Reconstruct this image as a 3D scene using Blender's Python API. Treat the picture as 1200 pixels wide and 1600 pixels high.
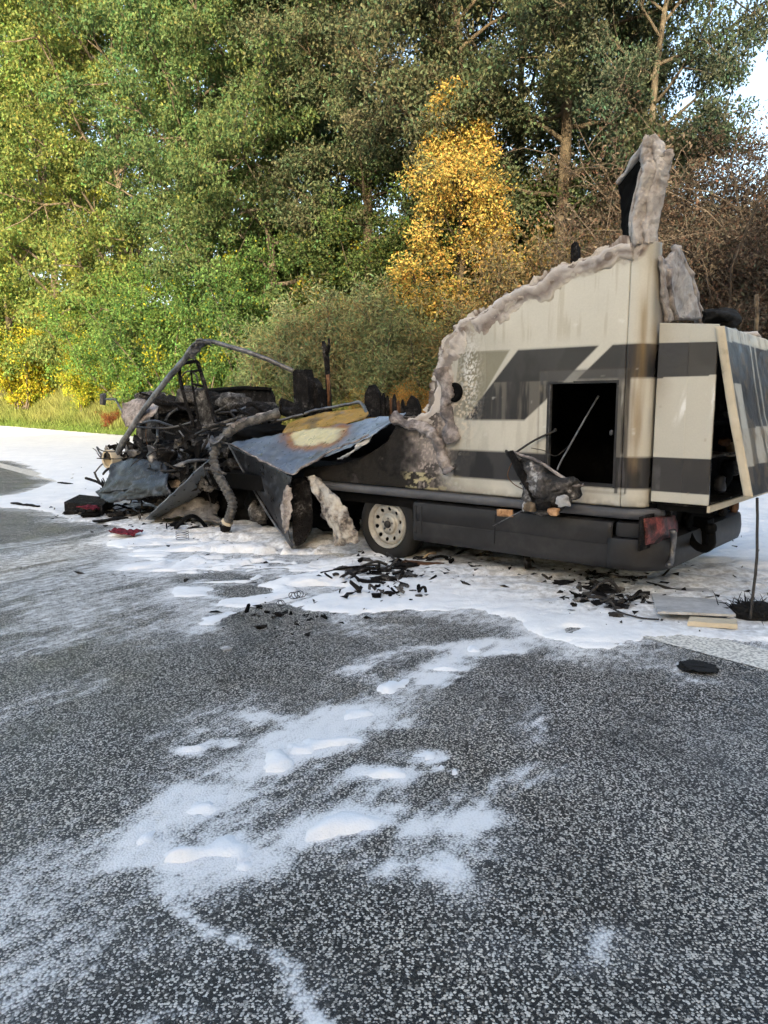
import bpy, bmesh, math, random
import numpy as np
from mathutils import Vector, Matrix
from mathutils.bvhtree import BVHTree

for o in list(bpy.data.objects): bpy.data.objects.remove(o)
scene = bpy.context.scene
COL = scene.collection
rng = np.random.default_rng(7)
random.seed(7)

# ------------------------------------------------------------------ camera
FPX, PITCH, EYE = 1155.0, math.radians(8.0), 1.35
cam = bpy.data.cameras.new('camera'); cam_o = bpy.data.objects.new('camera', cam); COL.objects.link(cam_o)
cam.sensor_fit = 'VERTICAL'; cam.sensor_height = 32.0; cam.lens = 32.0 * FPX / 1600.0
cam.clip_start = 0.05; cam.clip_end = 6000
cam_o.location = (0, 0, EYE); cam_o.rotation_euler = (math.pi/2 - PITCH, 0, 0)
scene.camera = cam_o
scene.render.resolution_x, scene.render.resolution_y = 768, 1024

# ------------------------------------------------------------------ light
SUN_EL = math.radians(13.0)
SUN_TRAVEL = Vector((0.10, 0.995, 0)).normalized()         # horizontal way the light goes
w = bpy.data.worlds.new('World'); scene.world = w; w.use_nodes = True
nt = w.node_tree; nt.nodes.clear()
sky = nt.nodes.new('ShaderNodeTexSky'); sky.sky_type = 'NISHITA'; sky.sun_disc = False
sky.sun_elevation = SUN_EL
sky.sun_rotation = math.atan2(-SUN_TRAVEL.x, -SUN_TRAVEL.y)
sky.altitude = 100; sky.air_density = 1.0; sky.dust_density = 5.0; sky.ozone_density = 0.5
bg = nt.nodes.new('ShaderNodeBackground'); bg.inputs['Strength'].default_value = 0.15
wo = nt.nodes.new('ShaderNodeOutputWorld')
nt.links.new(sky.outputs[0], bg.inputs[0]); nt.links.new(bg.outputs[0], wo.inputs[0])
sun = bpy.data.lights.new('sun', 'SUN'); sun.energy = 2.6; sun.angle = math.radians(0.6); sun.color = (1.0, 0.86, 0.60)
sun_o = bpy.data.objects.new('sun', sun); COL.objects.link(sun_o)
sd = Vector((SUN_TRAVEL.x*math.cos(SUN_EL), SUN_TRAVEL.y*math.cos(SUN_EL), -math.sin(SUN_EL)))
sun_o.rotation_euler = sd.to_track_quat('-Z', 'Y').to_euler(); sun_o.location = (0, -30, 30)
vs = scene.view_settings; vs.view_transform = 'Standard'; vs.look = 'None'; vs.gamma = 1.0; vs.use_curve_mapping = False
vs.exposure = 2.08
scene.render.engine = "CYCLES"
cy = scene.cycles; cy.use_adaptive_sampling = True; cy.adaptive_threshold = .03; cy.adaptive_min_samples = 20; cy.max_bounces = 4; cy.diffuse_bounces = 3; cy.glossy_bounces = 3; cy.transmission_bounces = 2; cy.transparent_max_bounces = 4
# unseen trees added to shade the road: plan spot, girth, light-tuned height factor
SHADE = [(-30, -24, 1.2, .95), (-20, -21, 1.1, .95), (-11, -22, 1.1, .95), (-3, -22, 1.2, .97), (3.5, -22, 1.0, .86), (10, -22, 1.2, 1.9), (18, -23, 1.3, 2.0), (27, -24, 1.3, 2.0), (-15, -28, 1.2, 1.0), (-7, -28, 1.2, 1.25), (0, -28, 1.2, .95), (6.5, -28, 1.1, 1.1), (14, -28, 1.3, 2.0)]

# ------------------------------------------------------------------ surveying helpers (real planes, metres)
def ray(px, py):
    x = (px-600)/FPX; y = (800-py)/FPX
    return np.array([x, math.cos(PITCH)+y*math.sin(PITCH), -math.sin(PITCH)+y*math.cos(PITCH)])
EYEP = np.array([0, 0, EYE])
def G(px, py, z=0.0):
    d = ray(px, py); return EYEP + (z-EYE)/d[2]*d
WHEEL = G(598, 877)
YAW = math.radians(-40.2)
AU = np.array([math.cos(YAW), math.sin(YAW), 0]); AV = np.array([-math.sin(YAW), math.cos(YAW), 0]); AZ = np.array([0, 0, 1.0])
def L(p):
    q = np.asarray(p)-WHEEL; return np.array([q@AU, q@AV, q[2]])
def Q(px, py, y=0.0):                      # point of the vehicle at distance y in from its near side plane
    d = ray(px, py); o = EYEP-WHEEL; t = (y-o@AV)/(d@AV); p = o+t*d
    return np.array([p@AU, y, p[2]])
def R(px, py, u):                          # point on a cross plane of the vehicle
    d = ray(px, py); o = EYEP-WHEEL; t = (u-o@AU)/(d@AU); p = o+t*d
    return np.array([u, p@AV, p[2]])
ROAD = np.array([-0.632, 0.775, 0]); NORM = np.array([0.775, 0.632, 0])   # along / across the motorway
def T(px, n):                              # ground-plan spot n metres across the motorway, in a given viewing direction
    d = ray(px, 637); return d[:2]*n/(d[0]*NORM[0]+d[1]*NORM[1])
def bank_z(n):
    n = np.asarray(n, float)
    return np.interp(n, [13.4, 14.2, 17.0, 20.5, 26, 200], [0.0, 0.12, 2.3, 4.7, 5.6, 9.0])

# ------------------------------------------------------------------ noise
def _hash(ix, iy, iz, s):
    with np.errstate(over='ignore'):
        h = (ix.astype(np.int64)*374761393 + iy.astype(np.int64)*668265263 + iz.astype(np.int64)*2147483647 + s*1274126177) & 0xFFFFFFFF
        h = ((h ^ (h >> 13))*1274126177) & 0xFFFFFFFF
        h = h ^ (h >> 16)
    return (h & 0xFFFFFF)/float(0xFFFFFF)
def vnoise(x, y, z=0.0, s=0):
    x, y, z = np.broadcast_arrays(np.asarray(x, float), np.asarray(y, float), np.asarray(z, float))
    xi, yi, zi = np.floor(x), np.floor(y), np.floor(z)
    fx, fy, fz = x-xi, y-yi, z-zi
    fx, fy, fz = fx*fx*(3-2*fx), fy*fy*(3-2*fy), fz*fz*(3-2*fz)
    r = 0
    for a in (0, 1):
        for b in (0, 1):
            for c in (0, 1):
                r = r + _hash(xi+a, yi+b, zi+c, s)*(fx if a else 1-fx)*(fy if b else 1-fy)*(fz if c else 1-fz)
    return r
def fbm(x, y, z=0.0, o=4, s=0):
    r = 0; a = 0.5; t = 0
    for k in range(o):
        r = r + a*vnoise(np.asarray(x)*2**k, np.asarray(y)*2**k, np.asarray(z)*2**k, s+k*17); t += a; a *= 0.5
    return r/t
def sstep(a, b, x):
    t = np.clip((x-a)/(b-a), 0, 1); return t*t*(3-2*t)

# ------------------------------------------------------------------ objects
def link(name, me, m=None, parent=None):
    o = bpy.data.objects.new(name, me); COL.objects.link(o)
    if m is not None: me.materials.append(m)
    if parent is not None: o.parent = parent
    return o
def tag(o, label, cat, group=None, kind=None):
    o['label'] = label
    if cat: o['category'] = cat
    if group: o['group'] = group
    if kind: o['kind'] = kind
    return o
def thing(name, label, cat, loc=(0, 0, 0), rz=0.0, group=None):
    o = bpy.data.objects.new(name, None); COL.objects.link(o); o.empty_display_size = 0.2
    o.location = loc; o.rotation_euler = (0, 0, rz); return tag(o, label, cat, group)
def mesh(name, v, f, smooth=True):
    me = bpy.data.meshes.new(name); me.from_pydata([tuple(map(float, p)) for p in v], [], [tuple(map(int, q)) for q in f]); me.update()
    if smooth: me.polygons.foreach_set('use_smooth', [True]*len(me.polygons))
    return me
def qmesh(name, v, quads, smooth=True):                       # fast path, quads only
    v = np.ascontiguousarray(v, np.float32); quads = np.ascontiguousarray(quads, np.int32)
    me = bpy.data.meshes.new(name); me.vertices.add(len(v)); me.vertices.foreach_set('co', v.ravel())
    n = len(quads); me.loops.add(4*n); me.loops.foreach_set('vertex_index', quads.ravel())
    me.polygons.add(n); me.polygons.foreach_set('loop_start', np.arange(0, 4*n, 4, dtype=np.int32))
    me.polygons.foreach_set('use_smooth', np.full(n, smooth)); me.update(calc_edges=True); return me
def vattr(me, name, val):
    a = me.attributes.new(name, 'FLOAT', 'POINT'); a.data.foreach_set('value', np.ascontiguousarray(val, np.float32).ravel())
def vcol(me, name, rgb):
    a = me.attributes.new(name, 'FLOAT_COLOR', 'POINT'); c = np.ones((len(me.vertices), 4), np.float32); c[:, :3] = rgb
    a.data.foreach_set('color', c.ravel())

# --- shape generators return (verts, faces)
def tube(pts, r, seg=8, rough=0.0, cap=True, seed=0, flat=1.0, closed=False):
    P = np.asarray(pts, float); n = len(P); rr = np.broadcast_to(np.asarray(r, float), (n,))
    Tn = np.gradient(P, axis=0); Tn /= np.linalg.norm(Tn, axis=1)[:, None]+1e-9
    up = np.array([0, 0, 1.0]) if abs(Tn[0][2]) < .9 else np.array([1.0, 0, 0])
    V = []; prev = np.cross(Tn[0], up); prev /= np.linalg.norm(prev)
    for i in range(n):
        a = prev-Tn[i]*(prev@Tn[i]); a /= np.linalg.norm(a)+1e-9; prev = a; b = np.cross(Tn[i], a)
        for k in range(seg):
            t = 2*math.pi*k/seg; V.append(P[i]+rr[i]*(math.cos(t)*a*flat+math.sin(t)*b))
    V = np.array(V)
    if rough:
        q = V*9+seed*3.1; V = V + rough*np.stack([fbm(q[:, 0], q[:, 1], q[:, 2], 3, seed+j)-.5 for j in range(3)], 1)*2
    F = [(i*seg+k, i*seg+(k+1) % seg, (i+1)*seg+(k+1) % seg, (i+1)*seg+k) for i in range(n-1) for k in range(seg)]
    if cap: F += [tuple(range(seg))[::-1], tuple((n-1)*seg+k for k in range(seg))]
    return V, F
def smooth_line(pts, m=6):
    P = np.asarray(pts, float); n = len(P); out = []
    for i in range(n-1):
        a, b, c, d = P[max(i-1, 0)], P[i], P[i+1], P[min(i+2, n-1)]
        for k in range(m):
            t = k/m; out.append(.5*((2*b)+(c-a)*t+(2*a-5*b+4*c-d)*t*t+(-a+3*b-3*c+d)*t**3))
    out.append(P[-1]); return np.array(out)
def boxv(x0, x1, y0, y1, z0, z1):
    V = [(x, y, z) for x in (x0, x1) for y in (y0, y1) for z in (z0, z1)]
    return V, [(0, 1, 3, 2), (4, 6, 7, 5), (0, 4, 5, 1), (2, 3, 7, 6), (0, 2, 6, 4), (1, 5, 7, 3)]
def merge(*parts):
    V, F = [], []
    for v, f in parts:
        k = len(V); V += [tuple(p) for p in v]; F += [tuple(i+k for i in q) for q in f]
    return V, F
def patch(rows, nu=10, nv=10, thick=0.012, rough=0.0, seed=0, fq=6.0, straight=False):
    """sheet through a net of control points, with real thickness"""
    f = (lambda p, m: np.array([np.asarray(p[i])*(1-t)+np.asarray(p[i+1])*t for i in range(len(p)-1) for t in np.arange(m)/m]+[p[-1]])) if straight else smooth_line
    rr = [f(r, nu) for r in rows]; n = len(rr[0])
    cols = [f([r[j] for r in rr], nv) for j in range(n)]
    A = np.array(cols); n, m = A.shape[:2]                       # n along row, m across
    q = A*fq+seed*1.7
    if rough: A = A + rough*np.stack([fbm(q[..., 0], q[..., 1], q[..., 2], 4, seed+j)-.5 for j in range(3)], -1)*2 + rough*.55*np.stack([fbm(q[..., 0]*3.3, q[..., 1]*3.3, q[..., 2]*3.3, 2, seed+j+40)-.5 for j in range(3)], -1)*2
    du = np.gradient(A, axis=0); dv = np.gradient(A, axis=1); N = np.cross(du, dv); N /= np.linalg.norm(N, axis=2)[..., None]+1e-9
    top = (A+N*thick/2).reshape(-1, 3); bot = (A-N*thick/2).reshape(-1, 3); k = n*m
    F = []
    for i in range(n-1):
        for j in range(m-1):
            a, b, c, d = i*m+j, (i+1)*m+j, (i+1)*m+j+1, i*m+j+1
            F += [(a, b, c, d), (d+k, c+k, b+k, a+k)]
    for i in range(n-1):
        for j in (0, m-1):
            a, b = i*m+j, (i+1)*m+j; F.append((a, a+k, b+k, b) if j == 0 else (b, b+k, a+k, a))
    for j in range(m-1):
        for i in (0, n-1):
            a, b = i*m+j, i*m+j+1; F.append((b, b+k, a+k, a) if i == 0 else (a, a+k, b+k, b))
    return np.vstack([top, bot]), F
def chunk(c, size, rough=0.35, seed=0, sub=3, fq=1.6, bottom=None):
    bm = bmesh.new(); bmesh.ops.create_icosphere(bm, subdivisions=sub, radius=1.0)
    V = np.array([v.co[:] for v in bm.verts]); F = [[v.index for v in f.verts] for f in bm.faces]; bm.free()
    q = V*fq+seed*5.3
    V = V*(1+rough*(fbm(q[:, 0], q[:, 1], q[:, 2], 4, seed)-.5)*2.4)[:, None]
    V = np.sign(V)*np.abs(V)**.8
    V = V*np.asarray(size)+np.asarray(c)
    if bottom is not None: V[:, 2] = np.maximum(V[:, 2], bottom)
    return V, F
def prism(pts, nrm, thick):
    """flat outline (3D points) given thickness along nrm"""
    P = np.asarray(pts, float); n = len(P); nrm = np.asarray(nrm, float)
    V = np.vstack([P, P+nrm*thick]); F = [tuple(range(n))[::-1], tuple(range(n, 2*n))]
    F += [(i, (i+1) % n, n+(i+1) % n, n+i) for i in range(n)]; return V, F
def add(name, vf, m, parent=None, smooth=True, bevel=0.0):
    o = link(name, mesh(name, vf[0], vf[1], smooth), m, parent)
    bm = bmesh.new(); bm.from_mesh(o.data); bmesh.ops.recalc_face_normals(bm, faces=bm.faces); bm.to_mesh(o.data); bm.free()
    if bevel:
        b = o.modifiers.new('bevel', 'BEVEL'); b.width = bevel; b.segments = 2; b.limit_method = 'ANGLE'
    return o
def autosmooth(o, ang=40):
    me = o.data; bm = bmesh.new(); bm.from_mesh(me)
    for e in bm.edges: e.smooth = not (len(e.link_faces) == 2 and e.calc_face_angle(0) > math.radians(ang))
    bm.to_mesh(me); bm.free(); return o
def in_poly(x, y, poly):
    r = np.zeros(np.shape(x), bool); n = len(poly); j = n-1
    for i in range(n):
        xi, yi = poly[i][0], poly[i][1]; xj, yj = poly[j][0], poly[j][1]
        c = ((yi > y) != (yj > y)) & (x < (xj-xi)*(y-yi)/((yj-yi) if yj != yi else 1e-9)+xi); r ^= c; j = i
    return r
def seg_dist(x, y, pl):
    d = np.full(np.shape(x), 1e9)
    for (ax, ay), (bx, by) in zip(pl[:-1], pl[1:]):
        vx, vy = bx-ax, by-ay; t = np.clip(((x-ax)*vx+(y-ay)*vy)/(vx*vx+vy*vy+1e-12), 0, 1)
        d = np.minimum(d, np.hypot(x-ax-t*vx, y-ay-t*vy))
    return d

# ------------------------------------------------------------------ materials
class NT:
    def __init__(s, name):
        s.m = bpy.data.materials.new(name); s.m.use_nodes = True; s.t = s.m.node_tree; s.b = s.t.nodes['Principled BSDF']; s.out = s.t.nodes['Material Output']
    def n(s, typ, **k):
        x = s.t.nodes.new('ShaderNode'+typ)
        for a, v in k.items():
            if hasattr(x, a): setattr(x, a, v)
            else: x.inputs[a].default_value = v
        return x
    def l(s, a, b): s.t.links.new(a, b)
    def coord(s, kind='Object'): return s.n('TexCoord').outputs[kind]
    def noise(s, vec, scale, detail=5, rough=.55, dist=0.0):
        x = s.n('TexNoise'); x.inputs['Scale'].default_value = scale; x.inputs['Detail'].default_value = detail
        x.inputs['Roughness'].default_value = rough; x.inputs['Distortion'].default_value = dist; s.l(vec, x.inputs['Vector']); return x.outputs['Fac']
    def ramp(s, fac, stops):
        x = s.n('ValToRGB'); e = x.color_ramp.elements
        while len(e) < len(stops): e.new(.5)
        for q, (p, c) in zip(e, stops): q.position = p; q.color = (*c, 1) if not isinstance(c, (int, float)) else (c, c, c, 1)
        s.l(fac, x.inputs['Fac']); return x.outputs['Color']
    def mix(s, fac, a, b, typ='MIX'):
        x = s.n('MixRGB'); x.blend_type = typ
        for k, v in (('Fac', fac), ('Color1', a), ('Color2', b)):
            if isinstance(v, (int, float)): x.inputs[k].default_value = v if k == 'Fac' else (v, v, v, 1)
            elif isinstance(v, tuple): x.inputs[k].default_value = (*v, 1)
            else: s.l(v, x.inputs[k])
        return x.outputs['Color']
    def math(s, op, a, b=None, clamp=False):
        x = s.n('Math'); x.operation = op; x.use_clamp = clamp
        for i, v in enumerate((a, b)):
            if v is None: continue
            if isinstance(v, (int, float)): x.inputs[i].default_value = v
            else: s.l(v, x.inputs[i])
        return x.outputs[0]
    def attr(s, name, out='Fac'): x = s.n('Attribute'); x.attribute_name = name; return x.outputs[out]
    def col(s, v): s.b.inputs['Base Color'].default_value = (*v, 1) if isinstance(v, tuple) else s.b.inputs['Base Color'].default_value; (None if isinstance(v, tuple) else s.l(v, s.b.inputs['Base Color']))
    def set(s, **k):
        for a, v in k.items():
            i = s.b.inputs[a.replace('_', ' ')]
            if isinstance(v, (int, float)): i.default_value = v
            else: s.l(v, i)
    def bump(s, h, strength=.5, dist=.01):
        x = s.n('Bump'); x.inputs['Strength'].default_value = strength; x.inputs['Distance'].default_value = dist; s.l(h, x.inputs['Height']); s.l(x.outputs[0], s.b.inputs['Normal'])

def mat_mottled(name, stops, scale=9.0, rough=.8, bump=.6, bdist=.012, metal=0.0, detail=8, spec=.3):
    k = NT(name); c = k.coord(); n1 = k.noise(c, scale, detail, .62, .4); n2 = k.noise(c, scale*5.5, 6, .6)
    f = k.math('ADD', k.math('MULTIPLY', n1, .7), k.math('MULTIPLY', n2, .3))
    k.col(k.ramp(f, stops)); k.set(Roughness=rough, Metallic=metal, Specular_IOR_Level=spec); k.bump(k.math('ADD', n1, n2), bump, bdist); return k.m

M = {}
M['char'] = mat_mottled('char', [(.30, (.004, .004, .004)), (.50, (.012, .011, .011)), (.585, (.030, .028, .027)), (.66, (.15, .145, .14))], 9, .9, 1.0, .025, spec=.12)
M['ashy'] = mat_mottled('ashy_char', [(.28, (.008, .008, .008)), (.44, (.035, .033, .032)), (.55, (.11, .105, .10)), (.66, (.34, .33, .32))], 10, .9, 1.0, .02, spec=.15)
M['soot'] = mat_mottled('soot_black', [(.3, (.002, .002, .002)), (.55, (.005, .005, .005)), (.70, (.016, .015, .015))], 5, .92, .5, .01, spec=.08)
M['steel'] = mat_mottled('burnt_steel', [(.3, (.03, .03, .032)), (.45, (.10, .10, .105)), (.58, (.22, .22, .225)), (.72, (.38, .37, .36))], 6, .45, .4, .006, .55, 8, .5)
M['wire'] = mat_mottled('burnt_wire', [(.3, (.008, .008, .008)), (.7, (.05, .045, .042))], 20, .6, .3, .004)
M['melt'] = mat_mottled('melted_resin', [(.30, (.05, .044, .042)), (.41, (.22, .19, .175)), (.50, (.40, .355, .325)), (.60, (.54, .50, .465)), (.74, (.66, .64, .62))], 5, .75, .7, .02)
M['meltdark'] = mat_mottled('melted_resin_sooty', [(.30, (.03, .027, .026)), (.46, (.16, .14, .135)), (.58, (.38, .34, .32)), (.72, (.6, .56, .54))], 6, .8, .7, .02)
M['spike'] = mat_mottled('melted_resin_pale', [(.30, (.09, .078, .072)), (.40, (.28, .245, .225)), (.49, (.46, .42, .39)), (.58, (.56, .535, .51)), (.74, (.66, .655, .65))], 3.6, .75, .9, .03)
M['plastic'] = mat_mottled('skirt_plastic', [(.30, (.014, .014, .015)), (.5, (.026, .026, .028)), (.68, (.048, .047, .047))], 2.6, .5, .10, .004, spec=.25)
M['rail'] = mat_mottled('rail_plastic', [(.30, (.05, .05, .052)), (.5, (.085, .085, .09)), (.7, (.12, .12, .125))], 3, .42, .08, .003)
M['rubber'] = mat_mottled('tyre_rubber', [(.3, (.010, .010, .010)), (.6, (.020, .020, .020)), (.75, (.045, .044, .042))], 5, .8, .3, .006)
M['rim'] = mat_mottled('wheel_paint', [(.30, (.20, .19, .165)), (.5, (.40, .385, .34)), (.7, (.52, .50, .45))], 6, .45, .15, .003, .25, 6, .5)
M['cream'] = mat_mottled('cream_paint', [(.25, (.40, .36, .28)), (.45, (.60, .565, .46)), (.7, (.68, .65, .55))], 3, .4, .1, .003)
M['beige'] = mat_mottled('beige_edge', [(.28, (.22, .17, .11)), (.42, (.52, .45, .33)), (.7, (.64, .57, .44))], 4, .55, .2, .004)
M['wood'] = mat_mottled('charred_wood', [(.30, (.02, .017, .014)), (.44, (.12, .09, .06)), (.56, (.34, .26, .17)), (.72, (.48, .40, .28))], 6, .8, .5, .008)
M['pale'] = mat_mottled('pale_board', [(.28, (.10, .10, .10)), (.42, (.36, .36, .36)), (.58, (.55, .55, .55)), (.74, (.70, .70, .70))], 4, .6, .25, .006)
M['red'] = mat_mottled('red_cloth', [(.35, (.02, .006, .008)), (.55, (.16, .018, .035)), (.7, (.30, .05, .07))], 12, .9, .8, .01)
M['lamp'] = mat_mottled('tail_lamp_plastic', [(.40, (.012, .010, .010)), (.50, (.11, .035, .032)), (.60, (.30, .075, .065)), (.74, (.45, .24, .21))], 9, .35, .3, .006)
M['amber'] = mat_mottled('amber_lens', [(.32, (.08, .04, .02)), (.5, (.42, .23, .11)), (.7, (.62, .42, .26))], 14, .35, .3, .004)
M['hose'] = mat_mottled('hose_grey', [(.30, (.02, .02, .02)), (.46, (.075, .073, .07)), (.60, (.17, .165, .155)), (.74, (.34, .32, .29))], 10, .7, .4, .006)
M['fluff'] = mat_mottled('black_fibre', [(.3, (.004, .004, .004)), (.6, (.012, .012, .012)), (.8, (.04, .04, .04))], 10, .9, .6, .01)
M['rust'] = mat_mottled('rusty_metal', [(.3, (.03, .018, .012)), (.5, (.14, .065, .03)), (.7, (.28, .15, .08))], 8, .8, .4, .008, .2)

def mat_shell():
    k = NT('gelcoat'); c = k.coord(); col = k.attr('paint', 'Color'); burn = k.attr('burn')
    n = k.noise(c, 30, 5); g = k.noise(c, 2.5, 4)
    k.col(k.mix(1.0, k.mix(.5, col, k.ramp(g, [(.35, .86), (.65, 1.0)]), 'MULTIPLY'), k.ramp(k.noise(c, 90, 3), [(.3, .93), (.7, 1.0)]), 'MULTIPLY'))
    k.set(Roughness=k.math('ADD', .26, k.math('MULTIPLY', burn, .6)), Specular_IOR_Level=k.math('SUBTRACT', .42, k.math('MULTIPLY', burn, .3)))
    k.bump(k.math('MULTIPLY', k.math('ADD', n, k.noise(c, 9, 5)), burn), .9, .012); return k.m
M['shell'] = mat_shell()

def mat_sheet():          # heat-tinted sheet: straw, brown, blue and painted sky-sheen zones come with the sheet's own tint attribute
    k = NT('heat_tinted_sheet'); c = k.coord(); t = k.attr('tint', 'Color'); n = k.noise(c, 14, 6); sc = k.noise(c, 45, 5)
    k.col(k.mix(k.ramp(n, [(.52, 0.0), (.72, .4)]), t, (.26, .28, .32))); k.set(Roughness=k.ramp(n, [(.3, .22), (.7, .5)]), Metallic=.4, Specular_IOR_Level=.5)
    k.bump(k.math('ADD', n, sc), .25, .006); return k.m
M['sheet'] = mat_sheet()
# ================================================================== THE SETTING
# ---- foam survey: spots on the road surface where foam lies, as world-space blobs and strokes
def ell(cx, cy, rx, ry, s):
    c = G(cx, cy); a = abs(G(cx+rx, cy)[0]-c[0]); b = abs(G(cx, cy-ry)[1]-G(cx, cy+ry)[1])/2; return ('e', c[0], c[1], a, b, s)
def stroke(pts, wpx, s):
    g = [G(*p) for p in pts]; return ('s', [(q[0], q[1]) for q in g], wpx*np.mean([q[1] for q in g])/FPX, s)
THICK = [
 ell(300, 1325, 110, 42, 1.3), ell(285, 1330, 50, 26, .8), ell(330, 1250, 85, 40, .8), ell(230, 1300, 40, 30, .8),
 ell(545, 1295, 80, 28, 1.3), ell(620, 1285, 55, 24, .8), ell(590, 1215, 55, 16, 1.2), ell(650, 1185, 55, 16, 1.0),
 ell(445, 1180, 36, 20, 1.1), ell(500, 1150, 80, 26, .95), ell(555, 1110, 75, 22, .95), ell(650, 1062, 80, 9, 1.3), ell(690, 1042, 60, 8, .8),
 ell(685, 1385, 42, 26, .95), ell(560, 1358, 42, 14, .8), ell(683, 1212, 14, 8, 1.1), ell(716, 1218, 14, 8, 1.1), ell(655, 1120, 34, 8, .95),
 ell(300, 1163, 26, 8, 1.0), ell(345, 1156, 24, 6, .9), ell(450, 1112, 50, 12, .9), ell(760, 1012, 60, 14, .9), ell(590, 1045, 70, 13, .75),
 ell(820, 1245, 36, 18, .5), ell(740, 1290, 50, 16, .55), ell(355, 1013, 12, 4, .9), ell(1020, 1030, 30, 8, .8), ell(270, 1600, 70, 14, .8),
  stroke([(262, 1378), (330, 1440), (400, 1492), (470, 1555), (520, 1600)], 9, .62), stroke([(400, 1190), (560, 1100), (700, 1030), (830, 985)], 26, .55),
 stroke([(540, 1050), (640, 1015), (760, 1000), (850, 985)], 20, .55),
]
FILM = [stroke([(262, 1378), (330, 1440), (400, 1492), (470, 1555), (520, 1600)], 16, .95), stroke([(400, 1190), (560, 1100), (700, 1030), (830, 985)], 60, .62), stroke([(540, 1045), (640, 1020), (760, 1000), (850, 985)], 45, .6), ell(220, 1330, 190, 90, .5), ell(420, 1240, 240, 100, .62), ell(330, 1290, 140, 90, .6), ell(90, 1400, 200, 200, .44), ell(60, 1120, 120, 90, .26), ell(560, 1330, 220, 70, .5), ell(690, 1300, 150, 70, .42), ell(90, 1180, 110, 60, .18),
 ell(690, 1400, 80, 50, .4), ell(420, 1130, 200, 60, .42), ell(620, 1090, 180, 50, .45), ell(330, 1480, 110, 70, .3), ell(800, 1100, 50, 60, .34),
 ell(860, 1230, 60, 40, .4), ell(930, 1500, 220, 30, .27), ell(420, 1560, 140, 60, .26), ell(120, 870, 190, 48, .75), ell(60, 905, 120, 30, .35), ell(170, 940, 200, 55, .6), ell(250, 985, 140, 35, .42), ell(950, 1480, 90, 20, .3),
 ell(1050, 1040, 70, 26, .55), ell(60, 1000, 110, 40, .28), ell(870, 1020, 60, 20, .4), ell(1100, 1165, 120, 60, .12), ell(600, 1010, 90, 26, .4)]
near = [(-400, 700), (-160, 700), (-60, 712), (30, 722), (52, 733), (60, 745), (84, 753), (30, 773), (-60, 778), (-60, 792), (60, 797), (115, 812), (185, 822), (150, 846), (200, 868), (175, 890), (270, 905), (270, 935), (330, 938),
        (300, 985), (350, 975), (430, 955), (500, 962), (560, 972), (640, 956), (710, 953), (790, 966), (840, 990), (900, 1008), (960, 1006), (1010, 996), (1075, 999), (1130, 1003), (1200, 1006), (1290, 1010), (1400, 1030)]
AREA = [tuple(G(*p)[:2]) for p in near]
AREA += [(9.0, 4.5), (9.0, 9.8), (NORM*13.3+ROAD*2)[:2], (NORM*13.3+ROAD*30)[:2], (NORM*13.3+ROAD*60)[:2], (NORM*11+ROAD*75)[:2]]
HOLES = [ell(415, 968, 62, 17, 1.0), ell(480, 968, 40, 10, .7), ell(1090, 1040, 44, 13, 1.0), ell(370, 925, 60, 10, .5), ell(620, 965, 60, 8, .4), ell(330, 905, 70, 9, .45), ell(900, 985, 40, 6, .3)]
BLOB = [ell(230, 1295, 26, 16, .85), ell(370, 1340, 30, 12, .85), ell(620, 1283, 34, 12, .8), ell(480, 1160, 26, 9, .85), ell(575, 1105, 40, 8, .8), ell(690, 1045, 40, 5, .85), ell(450, 1113, 28, 6, .8), ell(560, 1357, 26, 8, .8), ell(655, 1121, 22, 4, .85), ell(285, 1330, 48, 24, 1.1), ell(345, 1315, 50, 22, .95), ell(320, 1250, 40, 18, .9), ell(540, 1298, 62, 20, 1.15), ell(590, 1217, 46, 11, 1.1), ell(655, 1182, 30, 7, .95), ell(440, 1185, 30, 14, 1.1), ell(435, 1172, 20, 10, 1.0), ell(620, 1067, 40, 6, 1.2), ell(683, 1212, 12, 6, 1.0), ell(716, 1218, 12, 6, 1.0), ell(530, 1150, 50, 14, .85), ell(300, 1163, 22, 6, 1.0), ell(680, 1385, 22, 12, .8), ell(760, 1014, 40, 8, .95), ell(355, 1013, 12, 4, .9)]
def field(X, Y, items):
    d = np.zeros(np.shape(X))
    for it in items:
        if it[0] == 'e': r = ((X-it[1])/it[3])**2+((Y-it[2])/it[4])**2; d = np.maximum(d, it[5]*np.exp(-r*r*.9))
        else: r = seg_dist(X, Y, it[1])/it[2]; d = np.maximum(d, it[3]*np.exp(-r*r))
    return d
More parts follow.
